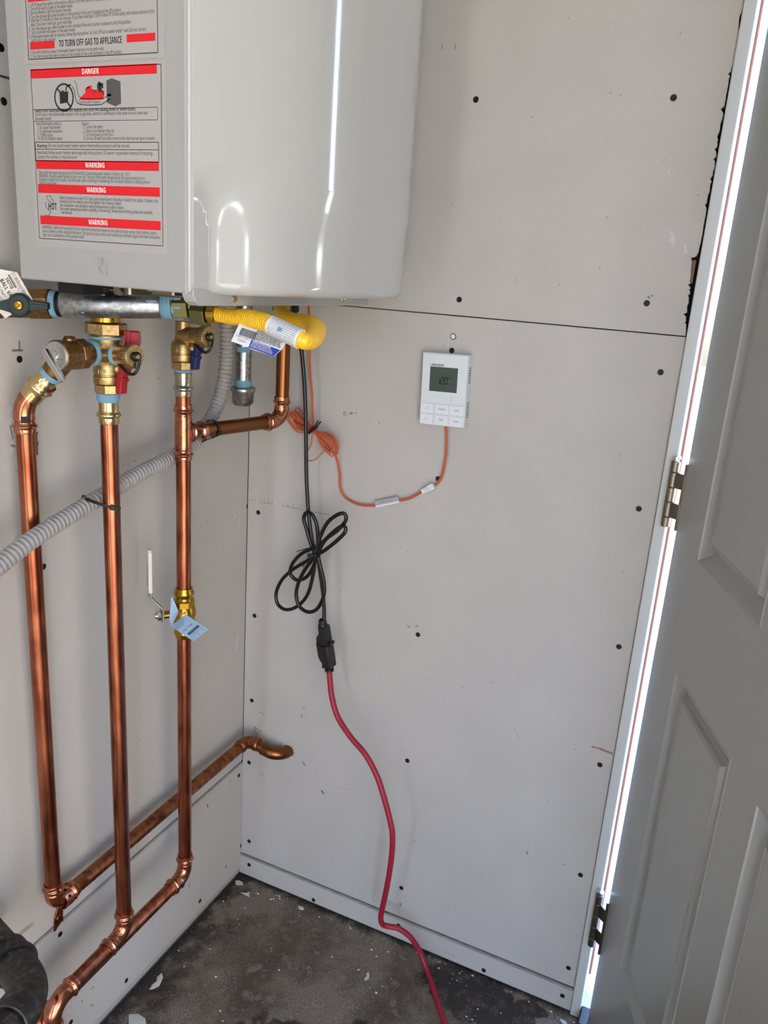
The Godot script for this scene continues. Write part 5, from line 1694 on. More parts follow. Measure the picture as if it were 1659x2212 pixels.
	var lo := lf
	var face := lf.basis.z
	if face.dot(Vector3(0.819, 1.277, 1.225) - e3) < 0:
		face = -face
	lo = Transform3D(Basis(Vector3(0, 1, 0), face.cross(Vector3(0, 1, 0)), face), e3 + face * 0.0032)
	text(st, lo, "DOXATSYIT", 0.006, -0.0028, 0.042, 0.0075, true)
	obj("lettering", st, M["print green"], sl)
	# pale blue paper tag looped round the stem
	var t0 := Vector3(0.0961, 0.7478, 0.3408)
	var t1 := Vector3(0.1285, 0.7300, 0.3438)
	var t2 := Vector3(0.1416, 0.7538, 0.3303)
	var t3 := Vector3(0.0903, 0.7601, 0.3166)
	var ex := (t2 - t3)
	var ey := (t3 - t0)
	var lx := ex.length()
	var ly := ey.length()
	var x := ex / lx
	var z := ex.cross(ey).normalized()
	var tf := Transform3D(Basis(x, z.cross(x), z), t0)
	st = S()
	prism(st, tf, PackedVector2Array([Vector2(0, 0), Vector2(lx * 0.5, -0.0006), Vector2(lx, 0.0006), Vector2(lx, ly), Vector2(0, ly)]), -0.0004, 0.0)
	var el := [t0, Vector3(0.0855, 0.7526, 0.3325), Vector3(0.0799, 0.7605, 0.3244), Vector3(0.0754, 0.7696, 0.3166), Vector3(0.0719, 0.7776, 0.3110)]
	var er := [t3, Vector3(0.0873, 0.7619, 0.3150), Vector3(0.0825, 0.7666, 0.3122), Vector3(0.0775, 0.7718, 0.3104), Vector3(0.0737, 0.7784, 0.3100)]
	for k in el.size() - 1:
		flat_quad(st, el[k], el[k + 1], er[k + 1], er[k], z)
	var tag := obj("paper_tag", st, M["tag blue"], bv, "pale blue paper tag with a bar code")
	st = S()
	var to := Transform3D(tf.basis, t0 + z * 0.0004)
	# the print runs up the tag
	var tu := Transform3D(Basis(tf.basis.y, -tf.basis.x, tf.basis.z), to.origin + tf.basis.x * lx)
	for k in 4:
		text(st, tu, ["Lead free brass ball valve", "For water service only", "600 WOG max pressure", "Made to standard"][k], ly * 0.03, lx * (0.93 - 0.065 * k), ly * (0.80 - 0.1 * k), 0.0022, true)
	text(st, tu, "c US", ly * 0.1, lx * 0.50, ly * 0.35, 0.0034, true)
	text(st, tu, "Push", ly * 0.5, lx * 0.52, ly * 0.75, 0.0034, true)
	var prng := RandomNumberGenerator.new()
	prng.seed = 12
	var bx0 := ly * 0.14
	while bx0 < ly * 0.84:
		var w := prng.randf_range(0.0003, 0.0009)
		rect(st, tu, bx0, lx * 0.26, bx0 + w, lx * 0.37, 0.0001)
		bx0 += w + prng.randf_range(0.0003, 0.0006)
	text(st, tu, "3/4 LF PRESS BALL VALVE", ly * 0.10, lx * 0.17, ly * 0.90, 0.0024)
	text(st, tu, "0108200", ly * 0.04, lx * 0.06, ly * 0.22, 0.0022)
	text(st, tu, "3/4", ly * 0.42, lx * 0.06, ly * 0.56, 0.0022)
	text(st, tu, "Made", ly * 0.78, lx * 0.06, ly * 0.95, 0.0022)
	obj("lettering", st, M["print black"], tag)

# a service valve: its foot (the lower edge of the bottom hexagon) stands at `at`
func service_valve(called: String, label: String, at: Vector3, plastic: String, relief: bool) -> Node3D:
	var v := thing(called, label, "valve", at, "service valves under the heater")
	var up := Vector3.UP
	var p := func(y: float) -> Vector3: return at + up * y
	var st := S()
	hexnut(st, p.call(0.0), p.call(0.0115), 0.0166, 8, 0.25)
	lathe(st, p.call(0.0115), up, [Vector2(0, 0.0152), Vector2(0.0006, 0.0168), Vector2(0.0015, 0.0173), Vector2(0.0100, 0.0173), Vector2(0.0110, 0.0162), Vector2(0.0122, 0.0162), Vector2(0.0130, 0.0172), Vector2(0.0240, 0.0170), Vector2(0.0265, 0.0158), Vector2(0.0300, 0.0140 if relief else 0.0120), Vector2(0.0380, 0.0146 if relief else 0.0108), Vector2(0.0500, 0.0140 if relief else 0.0106), Vector2(0.0560, 0.0160 if relief else 0.0106)], 32)
	var py := 0.0485
	# drain port towards the room
	var px := Vector3(1, 0.04, 0.06).normalized()
	var c: Vector3 = p.call(py)
	lathe(st, c, px, [Vector2(0, 0.0125), Vector2(0.016, 0.0118), Vector2(0.019, 0.0108), Vector2(0.022, 0.0120), Vector2(0.0340, 0.0120), Vector2(0.0350, 0.0105)], 26)
	if relief:
		lathe(st, c, Vector3(0, 0, 1), [Vector2(0, 0.014), Vector2(0.012, 0.0140), Vector2(0.016, 0.0128), Vector2(0.022, 0.0128)], 26)
	obj("body", st, M["brass"], v)
	# raised casting letters
	st = S()
	var rng := RandomNumberGenerator.new()
	rng.seed = 3
	for k in 5:
		var a := 0.10 + 0.16 * k
		var dir := Vector3(sin(a), 0, cos(a))
		var tang := Vector3(cos(a), 0, -sin(a))
		var b: Vector3 = p.call(0.0265) + dir * 0.0173
		if k == 0 or k == 4:
			bar(st, b + up * -0.0002, b + up * 0.0045, tang, 0.0006, 0.0007, 0.0002)
			bar(st, b + up * 0.0043 - tang * 0.0012, b + up * 0.0043 + tang * 0.0012, up, 0.0006, 0.0007, 0.0002)
		else:
			bar(st, b - tang * 0.001 + up * 0.0040, b, dir, 0.0007, 0.0006, 0.0002)
			bar(st, b, b + tang * 0.001 + up * 0.0040, dir, 0.0007, 0.0006, 0.0002)
	for k in 3:
		var a := 0.20 + 0.2 * k
		var dir := Vector3(sin(a), 0, cos(a))
		bar(st, p.call(0.0145) + dir * 0.0174, p.call(0.0182) + dir * 0.0174, Vector3(cos(a), 0, -sin(a)), 0.0012, 0.0007, 0.0002)
	obj("cast_lettering", st, M["brass"], v)
	# ribbed cap and its rubber strap
	st = S()
	var cs := c + px * 0.0345
	lathe(st, cs, px, [Vector2(-0.004, 0.0100), Vector2(-0.004, 0.0116), Vector2(-0.0025, 0.0120), Vector2(-0.0015, 0.0113), Vector2(0, 0.0120), Vector2(0.0005, 0.0142), Vector2(0.0120, 0.0147), Vector2(0.0130, 0.0140), Vector2(0.0130, 0.0)], 30)
	for k in 26:
		var a := TAU * k / 26
		var b := frame(px)
		var r := b.x * cos(a) + b.z * sin(a)
		bar(st, cs + px * 0.0015 + r * 0.0144, cs + px * 0.0115 + r * 0.0147, r.cross(px), 0.0014, 0.0012, 0.0003)
	obj("drain_cap", st, M["brass"], v)
	st = S()
	lathe(st, cs + px * 0.0125, px, [Vector2(0, 0.0034), Vector2(0.0045, 0.0034), Vector2(0.0055, 0.0028), Vector2(0.0055, 0)], 16)
	obj("cap_knob", st, M["brass"], v)
	st = S()
	var ks := cs + px * 0.0155
	var strap := curve([ks + Vector3(0, 0.0045, 0), ks + Vector3(0.0008, 0.002, -0.004), ks + Vector3(0.0015, -0.006, -0.003), ks + Vector3(0.001, -0.015, 0.0), ks + Vector3(-0.004, -0.0215, 0.002), ks + Vector3(-0.013, -0.0205, 0.003), ks + Vector3(-0.022, -0.014, 0.003), ks + Vector3(-0.030, -0.008, 0.002)], 0.001)
	sweep(st, strap, 0.0019, 10)
	var ring := PackedVector3Array()
	for k in 25:
		var a := TAU * k / 24
		ring.append(ks + Vector3(0.0005, cos(a) * 0.0045, sin(a) * 0.0045))
	sweep(st, ring, 0.0014, 8, false)
	obj("cap_strap", st, M["black rubber"], v)
	# lower handle on the side of the ball
	var hd := Vector3(1, 0, -0.10).normalized()
	st = S()
	lathe(st, p.call(0.0320), hd, [Vector2(0.010, 0.0070), Vector2(0.021, 0.0062), Vector2(0.0225, 0.0048), Vector2(0.026, 0.0046)], 20)
	obj("stem", st, M["brass"], v)
	st = S()
	var hb: Vector3 = p.call(0.0320) + hd * 0.0245
	lathe(st, hb - hd * 0.003, hd, [Vector2(0, 0), Vector2(0, 0.0074), Vector2(0.001, 0.0082), Vector2(0.0075, 0.0082), Vector2(0.0090, 0.0070), Vector2(0.0090, 0.0)], 22)
	bar(st, hb + Vector3(-0.002, -0.004, 0), hb + Vector3(-0.0045, -0.030, 0.001), Vector3(0, 0, 1), 0.0125, 0.0085, 0.001)
	bar(st, hb + Vector3(-0.001, -0.0095, 0), hb + Vector3(-0.002, -0.0135, 0.001), Vector3(0, 0, 1), 0.0135, 0.010, 0.001)
	obj("handle", st, M[plastic], v)
	if relief:
		# upright drain handle behind the cap
		st = S()
		var q := c + px * 0.031 + Vector3(0, -0.003, -0.012)
		var hx := Transform3D(Basis(Vector3(0.75, 0, -0.66), Vector3.UP, Vector3(0.66, 0, 0.75)), q)
		prism(st, hx, PackedVector2Array([Vector2(-0.0095, 0.004), Vector2(0.0100, 0.004), Vector2(0.0090, 0.030), Vector2(0.0080, 0.0325), Vector2(-0.0075, 0.0325), Vector2(-0.0088, 0.031)]), -0.0032, 0.0012, 0.0006)
		bar(st, hx * Vector3(-0.0088, 0.004, 0.0022), hx * Vector3(-0.0080, 0.0322, 0.0022), hx.basis.x, 0.0022, 0.0060, 0.0004)
		prism(st, hx, PackedVector2Array([Vector2(-0.0015, 0.004), Vector2(0.0098, 0.004), Vector2(0.0088, 0.0315), Vector2(-0.0015, 0.0315)]), 0.0008, 0.0050, 0.0006)
		obj("drain_handle", st, M[plastic], v)
		st = S()
		hexnut(st, p.call(0.0720), p.call(0.0870), 0.0252, 8, 0.2)
		obj("union_nut", st, M["brass"], v)
		st = S()
		lathe(st, p.call(0.0870), up, [Vector2(0, 0.0205), Vector2(0.001, 0.0172), Vector2(0.012, 0.0168), Vector2(0.020, 0.0168)], 28)
		obj("tail_piece", st, M["gold brass"], v)
		st = S()
		lathe(st, p.call(0.0545), up, [Vector2(0, 0.0150), Vector2(0.004, 0.0185), Vector2(0.0120, 0.0200), Vector2(0.0175, 0.0215)], 28)
		obj("shoulder", st, M["brass"], v)
		st = S()
		lathe(st, p.call(0.0665), up, [Vector2(0, 0.0190), Vector2(0.0010, 0.0206), Vector2(0.0050, 0.0212), Vector2(0.0055, 0.019)], 28)
		obj("sealant", st, M["pipe dope"], v)
		st = S()
		lathe(st, c + px * 0.0140, px, [Vector2(0, 0.0118), Vector2(0.001, 0.0128), Vector2(0.004, 0.0126), Vector2(0.006, 0.0112)], 24)
		obj("sealant", st, M["pipe dope"], v)
	# sealant and press adapter below
	st = S()
	lathe(st, p.call(0.0005), Vector3.DOWN, [Vector2(0, 0.0138), Vector2(0.002, 0.0142), Vector2(0.007, 0.0141), Vector2(0.0105, 0.0136), Vector2(0.0115, 0.0126)] if relief else [Vector2(0, 0.0128), Vector2(0.002, 0.0132), Vector2(0.004, 0.0130), Vector2(0.005, 0.0122)], 28)
	obj("sealant", st, M["pipe dope"], v)
	st = S()
	var k2 := 1.0 if relief else 0.96
	lathe(st, p.call(-0.005), Vector3.DOWN, [Vector2(0, 0.0128 * k2), Vector2(0.0055, 0.0130 * k2), Vector2(0.0060, 0.0124 * k2), Vector2(0.0155, 0.0124 * k2), Vector2(0.0185, 0.0130 * k2), Vector2(0.0205, 0.0148 * k2), Vector2(0.0222, 0.0154 * k2), Vector2(0.0240, 0.0148 * k2), Vector2(0.0258, 0.0128 * k2), Vector2(0.0330, 0.0127 * k2), Vector2(0.0338, 0.0122 * k2), Vector2(0.0338, 0.010)], 30)
	var ad := obj("press_adapter", st, M["bright brass"] if relief else M["stained nickel"], v)
	return v

# ---------------------------------------------------------------- hoses and fittings
func zip_tie(label: String, c: Vector3, axis: Vector3, rx: float, rz: float, hint: Vector3, head_angle: float, tail: Array) -> void:
	var t := thing("cable_tie", label, "cable tie", c, "black ties on the hoses and cords")
	var y := axis.normalized()
	var x := (hint - y * hint.dot(y)).normalized()
	var z := x.cross(y)
	var st := S()
	var n := 40
	for k in n:
		var a0 := TAU * k / n
		var a1 := TAU * (k + 1) / n
		var p0 := c + x * cos(a0) * rx + z * sin(a0) * rz
		var p1 := c + x * cos(a1) * rx + z * sin(a1) * rz
		bar(st, p0, p1 + (p1 - p0) * 0.1, y, 0.0040, 0.0013, 0.0002)
	obj("strap", st, M["black plastic"], t)
	st = S()
	var hp := c + x * cos(head_angle) * (rx + 0.0012) + z * sin(head_angle) * (rz + 0.0012)
	var hn := (x * cos(head_angle) + z * sin(head_angle)).normalized()
	box(st, Transform3D(Basis(hn, y, hn.cross(y)).orthonormalized(), hp), Vector3(0.0038, 0.0066, 0.0064), 0.001)
	obj("head", st, M["black plastic"], t)
	if tail.size() > 1:
		st = S()
		for k in tail.size() - 1:
			bar(st, tail[k], tail[k + 1], y, 0.0034, 0.0011, 0.0002)
		obj("tail", st, M["black plastic"], t)

func hoses() -> void:
	var ctrl := [Vector3(0.0700, 0.8539, 0.8349), Vector3(0.0680, 0.8852, 0.7386), Vector3(0.0640, 0.9097, 0.6451), Vector3(0.0620, 0.9191, 0.6084), Vector3(0.0600, 0.9354, 0.5620), Vector3(0.0570, 0.9499, 0.4996), Vector3(0.0540, 0.9674, 0.4149), Vector3(0.0520, 0.9817, 0.3454), Vector3(0.0500, 0.9907, 0.2814), Vector3(0.0500, 1.0026, 0.2314), Vector3(0.0520, 1.0225, 0.2049), Vector3(0.0550, 1.0467, 0.1827), Vector3(0.0580, 1.0766, 0.1675), Vector3(0.0600, 1.1130, 0.1598), Vector3(0.0610, 1.1458, 0.1581), Vector3(0.0620, 1.1818, 0.1602)]
	var last: Vector3 = ctrl[ctrl.size() - 1]
	ctrl.append(Vector3(last.x, HY + 0.001, last.z))
	var path := curve(ctrl, 0.00055)
	var rad := PackedFloat32Array()
	var s := 0.0
	for i in path.size():
		if i > 0:
			s += path[i].distance_to(path[i - 1])
		var w := fposmod(s / 0.0066, 1.0)
		var ridge := 1.0 if w < 0.34 else (1.0 - (w - 0.34) / 0.14 if w < 0.48 else (0.0 if w < 0.86 else (w - 0.86) / 0.14))
		rad.append(0.0097 + 0.0018 * ridge)
	var st := S()
	sweep(st, path, rad, 22)
	var co := thing("drain_hose", "grey corrugated hose slanting across the copper pipes up to the heater", "hose", path[0])
	obj("hose", st, M["grey conduit"], co)

	# ties
	var hz := (Vector3(0.0900, 1.0778, 0.4580).z + Vector3(0.0900, 0.3092, 0.4445).z) * 0.5
	var tie := Vector3(0.0720, 0.9605, 0.4397)
	zip_tie("black cable tie binding the corrugated hose to the middle upright pipe", Vector3(0.072, tie.y + 0.002, hz), Vector3(0.10, 1.0, -0.34), 0.0310, 0.0145, Vector3(1, 0, 0), 0.55, [])
	var bt := branch_at + Vector3(-0.004, 0.0, 0.0)
	zip_tie("black cable tie round the short copper branch beside the tee", bt, branch_dir, 0.0165, 0.0128, Vector3(1, 0, 0), -0.35, [bt + Vector3(0.004, -0.0132, 0.0), bt + Vector3(-0.002, -0.0155, 0.012), bt + Vector3(-0.004, -0.0175, 0.022)])

	# black drain elbow in the lower left corner
	var dp := curve([Vector3(0.0020, 0.4172, 0.6394), Vector3(0.0319, 0.3934, 0.6374), Vector3(0.0840, 0.4050, 0.6564), Vector3(0.1285, 0.4148, 0.6736), Vector3(0.1596, 0.4242, 0.6911), Vector3(0.1805, 0.4329, 0.7133), Vector3(0.1912, 0.4399, 0.7405), Vector3(0.1959, 0.4434, 0.7772)], 0.003)
	var df := thing("drain_pipe", "dirty black plastic drain elbow with a raised hub in the lower left corner", "drain pipe", dp[0])
	var rr := PackedFloat32Array()
	for i in dp.size():
		var f := float(i) / dp.size()
		rr.append(0.0215 if f < 0.36 else 0.0235)
	st = S()
	sweep(st, dp, rr, 32)
	obj("elbow", st, M["abs plastic"], df)
	st = S()
	var k0 := int(dp.size() * 0.33)
	var hub := PackedVector3Array()
	var hr := PackedFloat32Array()
	for i in range(k0, k0 + int(dp.size() * 0.12)):
		hub.append(dp[i])
		hr.append(0.0262)
	sweep(st, hub, hr, 32)
	obj("hub", st, M["abs plastic"], df)
	st = S()
	lathe(st, hub[hub.size() - 1], dp[k0 + 14] - dp[k0 + 4], [Vector2(-0.003, 0.0262), Vector2(-0.002, 0.0282), Vector2(0.0015, 0.0285), Vector2(0.003, 0.0278), Vector2(0.003, 0.0236)], 32)
	obj("hub_rim", st, M["abs plastic"], df)
	st = S()
	var k1 := int(dp.size() * 0.80)
	lathe(st, dp[k1], dp[k1 + 3] - dp[k1], [Vector2(-0.001, 0.0235), Vector2(0.0, 0.0255), Vector2(0.03, 0.0255), Vector2(0.031, 0.0235)], 32)
	obj("socket", st, M["abs plastic"], df)
	st = S()
	prism(st, Transform3D(Basis(Vector3(0.7, 0, -0.7), Vector3.UP, Vector3(0.7, 0, 0.7)).orthonormalized(), Vector3(0.0818, 0.4345, 0.6592)), PackedVector2Array([Vector2(-0.010, -0.004), Vector2(0.005, -0.006), Vector2(0.003, 0.001), Vector2(-0.002, 0.004), Vector2(-0.010, 0.004)]), -0.003, 0.002, 0.0005)
	obj("lug", st, M["abs plastic"], df)

# ---------------------------------------------------------------- cords
func cords() -> void:
	# black supply cord with its loops
	var k := 0.18086
	var c := func(u: float, v: float, z: float) -> Vector3: return Vector3(u, v, z)
	var path := [Vector3(0.1480, 1.2340, 0.1050), Vector3(0.1433, 1.2137, 0.0900), Vector3(0.1386, 1.1935, 0.0750), Vector3(0.1384, 1.1559, 0.0600), Vector3(0.1434, 1.1105, 0.0560), Vector3(0.1482, 1.0605, 0.0550), Vector3(0.1507, 0.9968, 0.0520), Vector3(0.1535, 0.9315, 0.0500), Vector3(0.1583, 0.8863, 0.0500), Vector3(0.1638, 0.8492, 0.0500), Vector3(0.1710, 0.8162, 0.0500), Vector3(0.1767, 0.7956, 0.0500),
		Vector3(0.1723, 0.7862, 0.0480), Vector3(0.1472, 0.7670, 0.0460), Vector3(0.1279, 0.7508, 0.0450), Vector3(0.1060, 0.7253, 0.0430), Vector3(0.0949, 0.6967, 0.0420), Vector3(0.1007, 0.6761, 0.0430), Vector3(0.1208, 0.6719, 0.0460), Vector3(0.1457, 0.6864, 0.0490), Vector3(0.1666, 0.7143, 0.0520), Vector3(0.1765, 0.7503, 0.0540), Vector3(0.1811, 0.7833, 0.0550), Vector3(0.1844, 0.8034, 0.0560),
		Vector3(0.1857, 0.8254, 0.0570), Vector3(0.1822, 0.8522, 0.0580), Vector3(0.1721, 0.8689, 0.0580), Vector3(0.1604, 0.8698, 0.0570), Vector3(0.1548, 0.8566, 0.0560), Vector3(0.1612, 0.8399, 0.0560), Vector3(0.1703, 0.8180, 0.0570), Vector3(0.1823, 0.7980, 0.0600),
		Vector3(0.1873, 0.7936, 0.0620), Vector3(0.1798, 0.7723, 0.0600), Vector3(0.1712, 0.7572, 0.0570), Vector3(0.1592, 0.7449, 0.0550), Vector3(0.1451, 0.7391, 0.0550), Vector3(0.1338, 0.7458, 0.0560), Vector3(0.1326, 0.7569, 0.0580), Vector3(0.1404, 0.7746, 0.0610), Vector3(0.1566, 0.7938, 0.0640), Vector3(0.1777, 0.8092, 0.0660), Vector3(0.1938, 0.8193, 0.0660),
		Vector3(0.2077, 0.8340, 0.0660), Vector3(0.2283, 0.8532, 0.0660), Vector3(0.2420, 0.8719, 0.0670), Vector3(0.2427, 0.8821, 0.0680), Vector3(0.2377, 0.8859, 0.0690), Vector3(0.2262, 0.8803, 0.0700), Vector3(0.2106, 0.8652, 0.0710), Vector3(0.1984, 0.8394, 0.0710), Vector3(0.1915, 0.8126, 0.0710),
		Vector3(0.1850, 0.7941, 0.0710), Vector3(0.1691, 0.7693, 0.0690), Vector3(0.1554, 0.7406, 0.0660), Vector3(0.1505, 0.7147, 0.0640), Vector3(0.1581, 0.6940, 0.0640), Vector3(0.1777, 0.6887, 0.0660), Vector3(0.1963, 0.7002, 0.0680), Vector3(0.2091, 0.7279, 0.0700), Vector3(0.2092, 0.7545, 0.0710), Vector3(0.2014, 0.7845, 0.0730), Vector3(0.1972, 0.8062, 0.0740),
		Vector3(0.2069, 0.8302, 0.0740), Vector3(0.2283, 0.8559, 0.0730), Vector3(0.2423, 0.8650, 0.0720), Vector3(0.2460, 0.8561, 0.0730), Vector3(0.2334, 0.8389, 0.0740), Vector3(0.2117, 0.8171, 0.0750), Vector3(0.1995, 0.8069, 0.0750), Vector3(0.1971, 0.7956, 0.0730),
		Vector3(0.1995, 0.7670, 0.0680), Vector3(0.2035, 0.7360, 0.0640), Vector3(0.2067, 0.7098, 0.0630), Vector3(0.2092, 0.6791, 0.0630)]
	var cord := thing("power_cord", "black appliance cord looped and tied, hanging beside the copper riser", "power cord", Vector3(0.1496, 0.9964, 0.0500))
	var st := S()
	sweep(st, curve(path, 0.003), 0.0034, 14)
	obj("cord", st, M["black rubber"], cord)
	st = S()
	cyl(st, Vector3(0.1480, 1.2340, 0.1050) + Vector3(0, 0.012, 0), Vector3(0.1426, 1.2108, 0.0880), 0.0062, 18)
	obj("strain_relief", st, M["black rubber"], cord)
	# plug end
	var o := Vector3(0.2134, 0.6344, 0.0620)
	var mm := 0.000815
	var dn := (Vector3(0.2213, 0.5858, 0.0620) - Vector3(0.2090, 0.6823, 0.0620)).normalized()
	var pf := Transform3D(Basis(Vector3(0, 0, 1).cross(dn).normalized() * -1.0, -dn, Vector3(0, 0, 1)), o)
	if pf.basis.x.x < 0:
		pf.basis.x = -pf.basis.x
	if pf.basis.determinant() < 0:
		pf.basis.z = -pf.basis.z
	var pp := func(list: Array) -> PackedVector2Array:
		var out := PackedVector2Array()
		for q in list:
			out.append(Vector2((q.x - 796.0) * 0.18086 * mm, -(q.y - 1714.0) * 0.18086 * mm))
		return out
	st = S()
	prism(st, pf, pp.call([Vector2(752, 1480), Vector2(842, 1480), Vector2(866, 1708), Vector2(770, 1716)]), -0.008, 0.013, 0.0015)
	prism(st, pf, pp.call([Vector2(770, 1490), Vector2(764, 1530), Vector2(690, 1640), Vector2(686, 1712), Vector2(775, 1716), Vector2(780, 1500)]), -0.010, 0.006, 0.0015)
	lathe(st, pf * Vector3(-0.0022, 0.0335, 0.001), -pf.basis.y, [Vector2(-0.014, 0.0045), Vector2(-0.0115, 0.0072), Vector2(-0.008, 0.0074), Vector2(-0.007, 0.0064), Vector2(-0.004, 0.0084), Vector2(0.0, 0.0090), Vector2(0.003, 0.007)], 20)
	obj("plug", st, M["black plastic"], cord, "black moulded plug")
	var tp := Vector3(0.1871, 0.8028, 0.0640)
	var tie := thing("cable_tie", "black wire tie knotted round the looped black cord", "cable tie", tp, "black ties on the hoses and cords")
	st = S()
	var loop := PackedVector3Array()
	for i in 29:
		var a := TAU * i / 28
		loop.append(tp + Vector3(cos(a) * 0.0115 , -0.002 + 0.35 * cos(a) * 0.0115, sin(a) * 0.0165))
	sweep(st, loop, 0.0014, 8, false)
	sweep(st, curve([tp + Vector3(-0.011, -0.003, 0.006), Vector3(0.1785, 0.8116, 0.0740), Vector3(0.1677, 0.8083, 0.0760), Vector3(0.1554, 0.8022, 0.0760)], 0.002), 0.0008, 6)
	sweep(st, curve([tp + Vector3(-0.010, -0.004, 0.008), Vector3(0.1763, 0.8024, 0.0760), Vector3(0.1778, 0.7956, 0.0780), Vector3(0.1728, 0.7833, 0.0780), Vector3(0.1689, 0.7764, 0.0780)], 0.002), 0.0007, 6)
	obj("wire", st, M["black plastic"], tie)

	# red extension cord
	var ex := thing("extension_cord", "red extension cord hanging in a curve from its black socket down to the floor", "extension cord", Vector3(0.3892, 0.2753, 0.1000))
	st = S()
	prism(st, pf, pp.call([Vector2(770, 1718), Vector2(868, 1712), Vector2(884, 1850), Vector2(893, 2004), Vector2(776, 2004), Vector2(778, 1850)]), -0.009, 0.015, 0.002)
	prism(st, pf, pp.call([Vector2(685, 1716), Vector2(775, 1718), Vector2(782, 1985), Vector2(768, 1978), Vector2(740, 1962), Vector2(712, 1925), Vector2(696, 1870)]), -0.011, 0.007, 0.002)
	prism(st, pf, pp.call([Vector2(862, 1690), Vector2(880, 1668), Vector2(906, 1668), Vector2(915, 1690), Vector2(900, 1716), Vector2(880, 1735), Vector2(866, 1750)]), -0.004, 0.008, 0.0015)
	lathe(st, pf * Vector3((834.0 - 796.0) * 0.18086 * mm, -(2004.0 - 1714.0) * 0.18086 * mm, 0.002), -pf.basis.y, [Vector2(-0.002, 0.0082), Vector2(0.001, 0.0070), Vector2(0.003, 0.0068), Vector2(0.004, 0.0084), Vector2(0.0085, 0.0084), Vector2(0.0095, 0.0060)], 20)
	obj("socket", st, M["black plastic"], ex, "black moulded socket")
	var red := curve([Vector3(0.2247, 0.5867, 0.0640), Vector3(0.2283, 0.5658, 0.0650), Vector3(0.2353, 0.5364, 0.0680), Vector3(0.2518, 0.5047, 0.0740), Vector3(0.2830, 0.4781, 0.0820), Vector3(0.3200, 0.4560, 0.0900), Vector3(0.3479, 0.4246, 0.0960), Vector3(0.3682, 0.3838, 0.1000), Vector3(0.3829, 0.3452, 0.1020), Vector3(0.3885, 0.3201, 0.1020), Vector3(0.3892, 0.2753, 0.1000), Vector3(0.3826, 0.2055, 0.0920), Vector3(0.3718, 0.1366, 0.0800), Vector3(0.3679, 0.1061, 0.0740), Vector3(0.3708, 0.0883, 0.0680), Vector3(0.3811, 0.0836, 0.0620), Vector3(0.3992, 0.0798, 0.0540), Vector3(0.4224, 0.0619, 0.0460), Vector3(0.4420, 0.0305, 0.0400), Vector3(0.4595, 0.0080, 0.0475), Vector3(0.4776, 0.0054, 0.0683), Vector3(0.5113, 0.0054, 0.1122), Vector3(0.5465, 0.0054, 0.1563), Vector3(0.6020, 0.0054, 0.2175)], 0.004)
	st = S()
	sweep(st, red, 0.0052, 18)
	obj("cord", st, M["red jacket"], ex)

	# orange thermostat wire
	var w := thing("thermostat_wire", "thin orange two-core wire, coiled and tied, running to the wall controller", "wire", Vector3(0.1510, 1.0138, 0.0300))
	st = S()
	var r := 0.00115
	var two := func(list: Array) -> void:
		var a := curve(list, 0.003)
		var b := PackedVector3Array()
		var q := PackedVector3Array()
		for i in a.size():
			var t := (a[mini(i + 1, a.size() - 1)] - a[maxi(i - 1, 0)]).normalized()
			var sd := t.cross(Vector3(0, 0, 1)).normalized() * r * 0.92
			b.append(a[i] + sd)
			q.append(a[i] - sd)
		sweep(st, b, r, 8)
		sweep(st, q, r, 8)
	two.call([Vector3(0.1784, 1.2362, 0.1100), Vector3(0.1596, 1.2149, 0.0750), Vector3(0.1468, 1.1900, 0.0500), Vector3(0.1432, 1.1554, 0.0400), Vector3(0.1431, 1.1126, 0.0340), Vector3(0.1463, 1.0734, 0.0300), Vector3(0.1476, 1.0414, 0.0280), Vector3(0.1494, 1.0239, 0.0280), Vector3(0.1537, 1.0099, 0.0280)])
	two.call([Vector3(0.1723, 0.9837, 0.0260), Vector3(0.1851, 0.9768, 0.0220), Vector3(0.1916, 0.9689, 0.0180), Vector3(0.1948, 0.9534, 0.0120), Vector3(0.1965, 0.9345, 0.0080), Vector3(0.1977, 0.9115, 0.0060), Vector3(0.2050, 0.8975, 0.0060), Vector3(0.2193, 0.8898, 0.0060), Vector3(0.2406, 0.8860, 0.0060), Vector3(0.2692, 0.8900, 0.0060)])
	two.call([Vector3(0.3085, 0.9067, 0.0060), Vector3(0.3271, 0.9125, 0.0060), Vector3(0.3418, 0.9217, 0.0060), Vector3(0.3537, 0.9311, 0.0060)])
	two.call([Vector3(0.3711, 0.9430, 0.0060), Vector3(0.3796, 0.9501, 0.0060), Vector3(0.3861, 0.9641, 0.0070), Vector3(0.3887, 0.9836, 0.0080), Vector3(0.3906, 1.0020, 0.0090), Vector3(0.3892, 1.0250, 0.0090), Vector3(0.3867, 1.0471, 0.0100)])
	obj("wire", st, M["orange jacket"], w)
	# the coil: a bow of loops through the tie
	st = S()
	var tie_p := Vector3(0.1531, 1.0128, 0.0320)
	var rng := RandomNumberGenerator.new()
	rng.seed = 8
	var la := [Vector3(0.1320, 1.0250, 0.0300), Vector3(0.1186, 1.0354, 0.0300), Vector3(0.1073, 1.0380, 0.0300), Vector3(0.1009, 1.0322, 0.0300), Vector3(0.1022, 1.0234, 0.0300), Vector3(0.1121, 1.0125, 0.0300), Vector3(0.1255, 1.0054, 0.0300)]
	var lb := [Vector3(0.1731, 1.0089, 0.0300), Vector3(0.1879, 1.0037, 0.0300), Vector3(0.1965, 0.9953, 0.0300), Vector3(0.1990, 0.9827, 0.0300), Vector3(0.1952, 0.9699, 0.0300), Vector3(0.1860, 0.9733, 0.0300), Vector3(0.1689, 0.9863, 0.0300)]
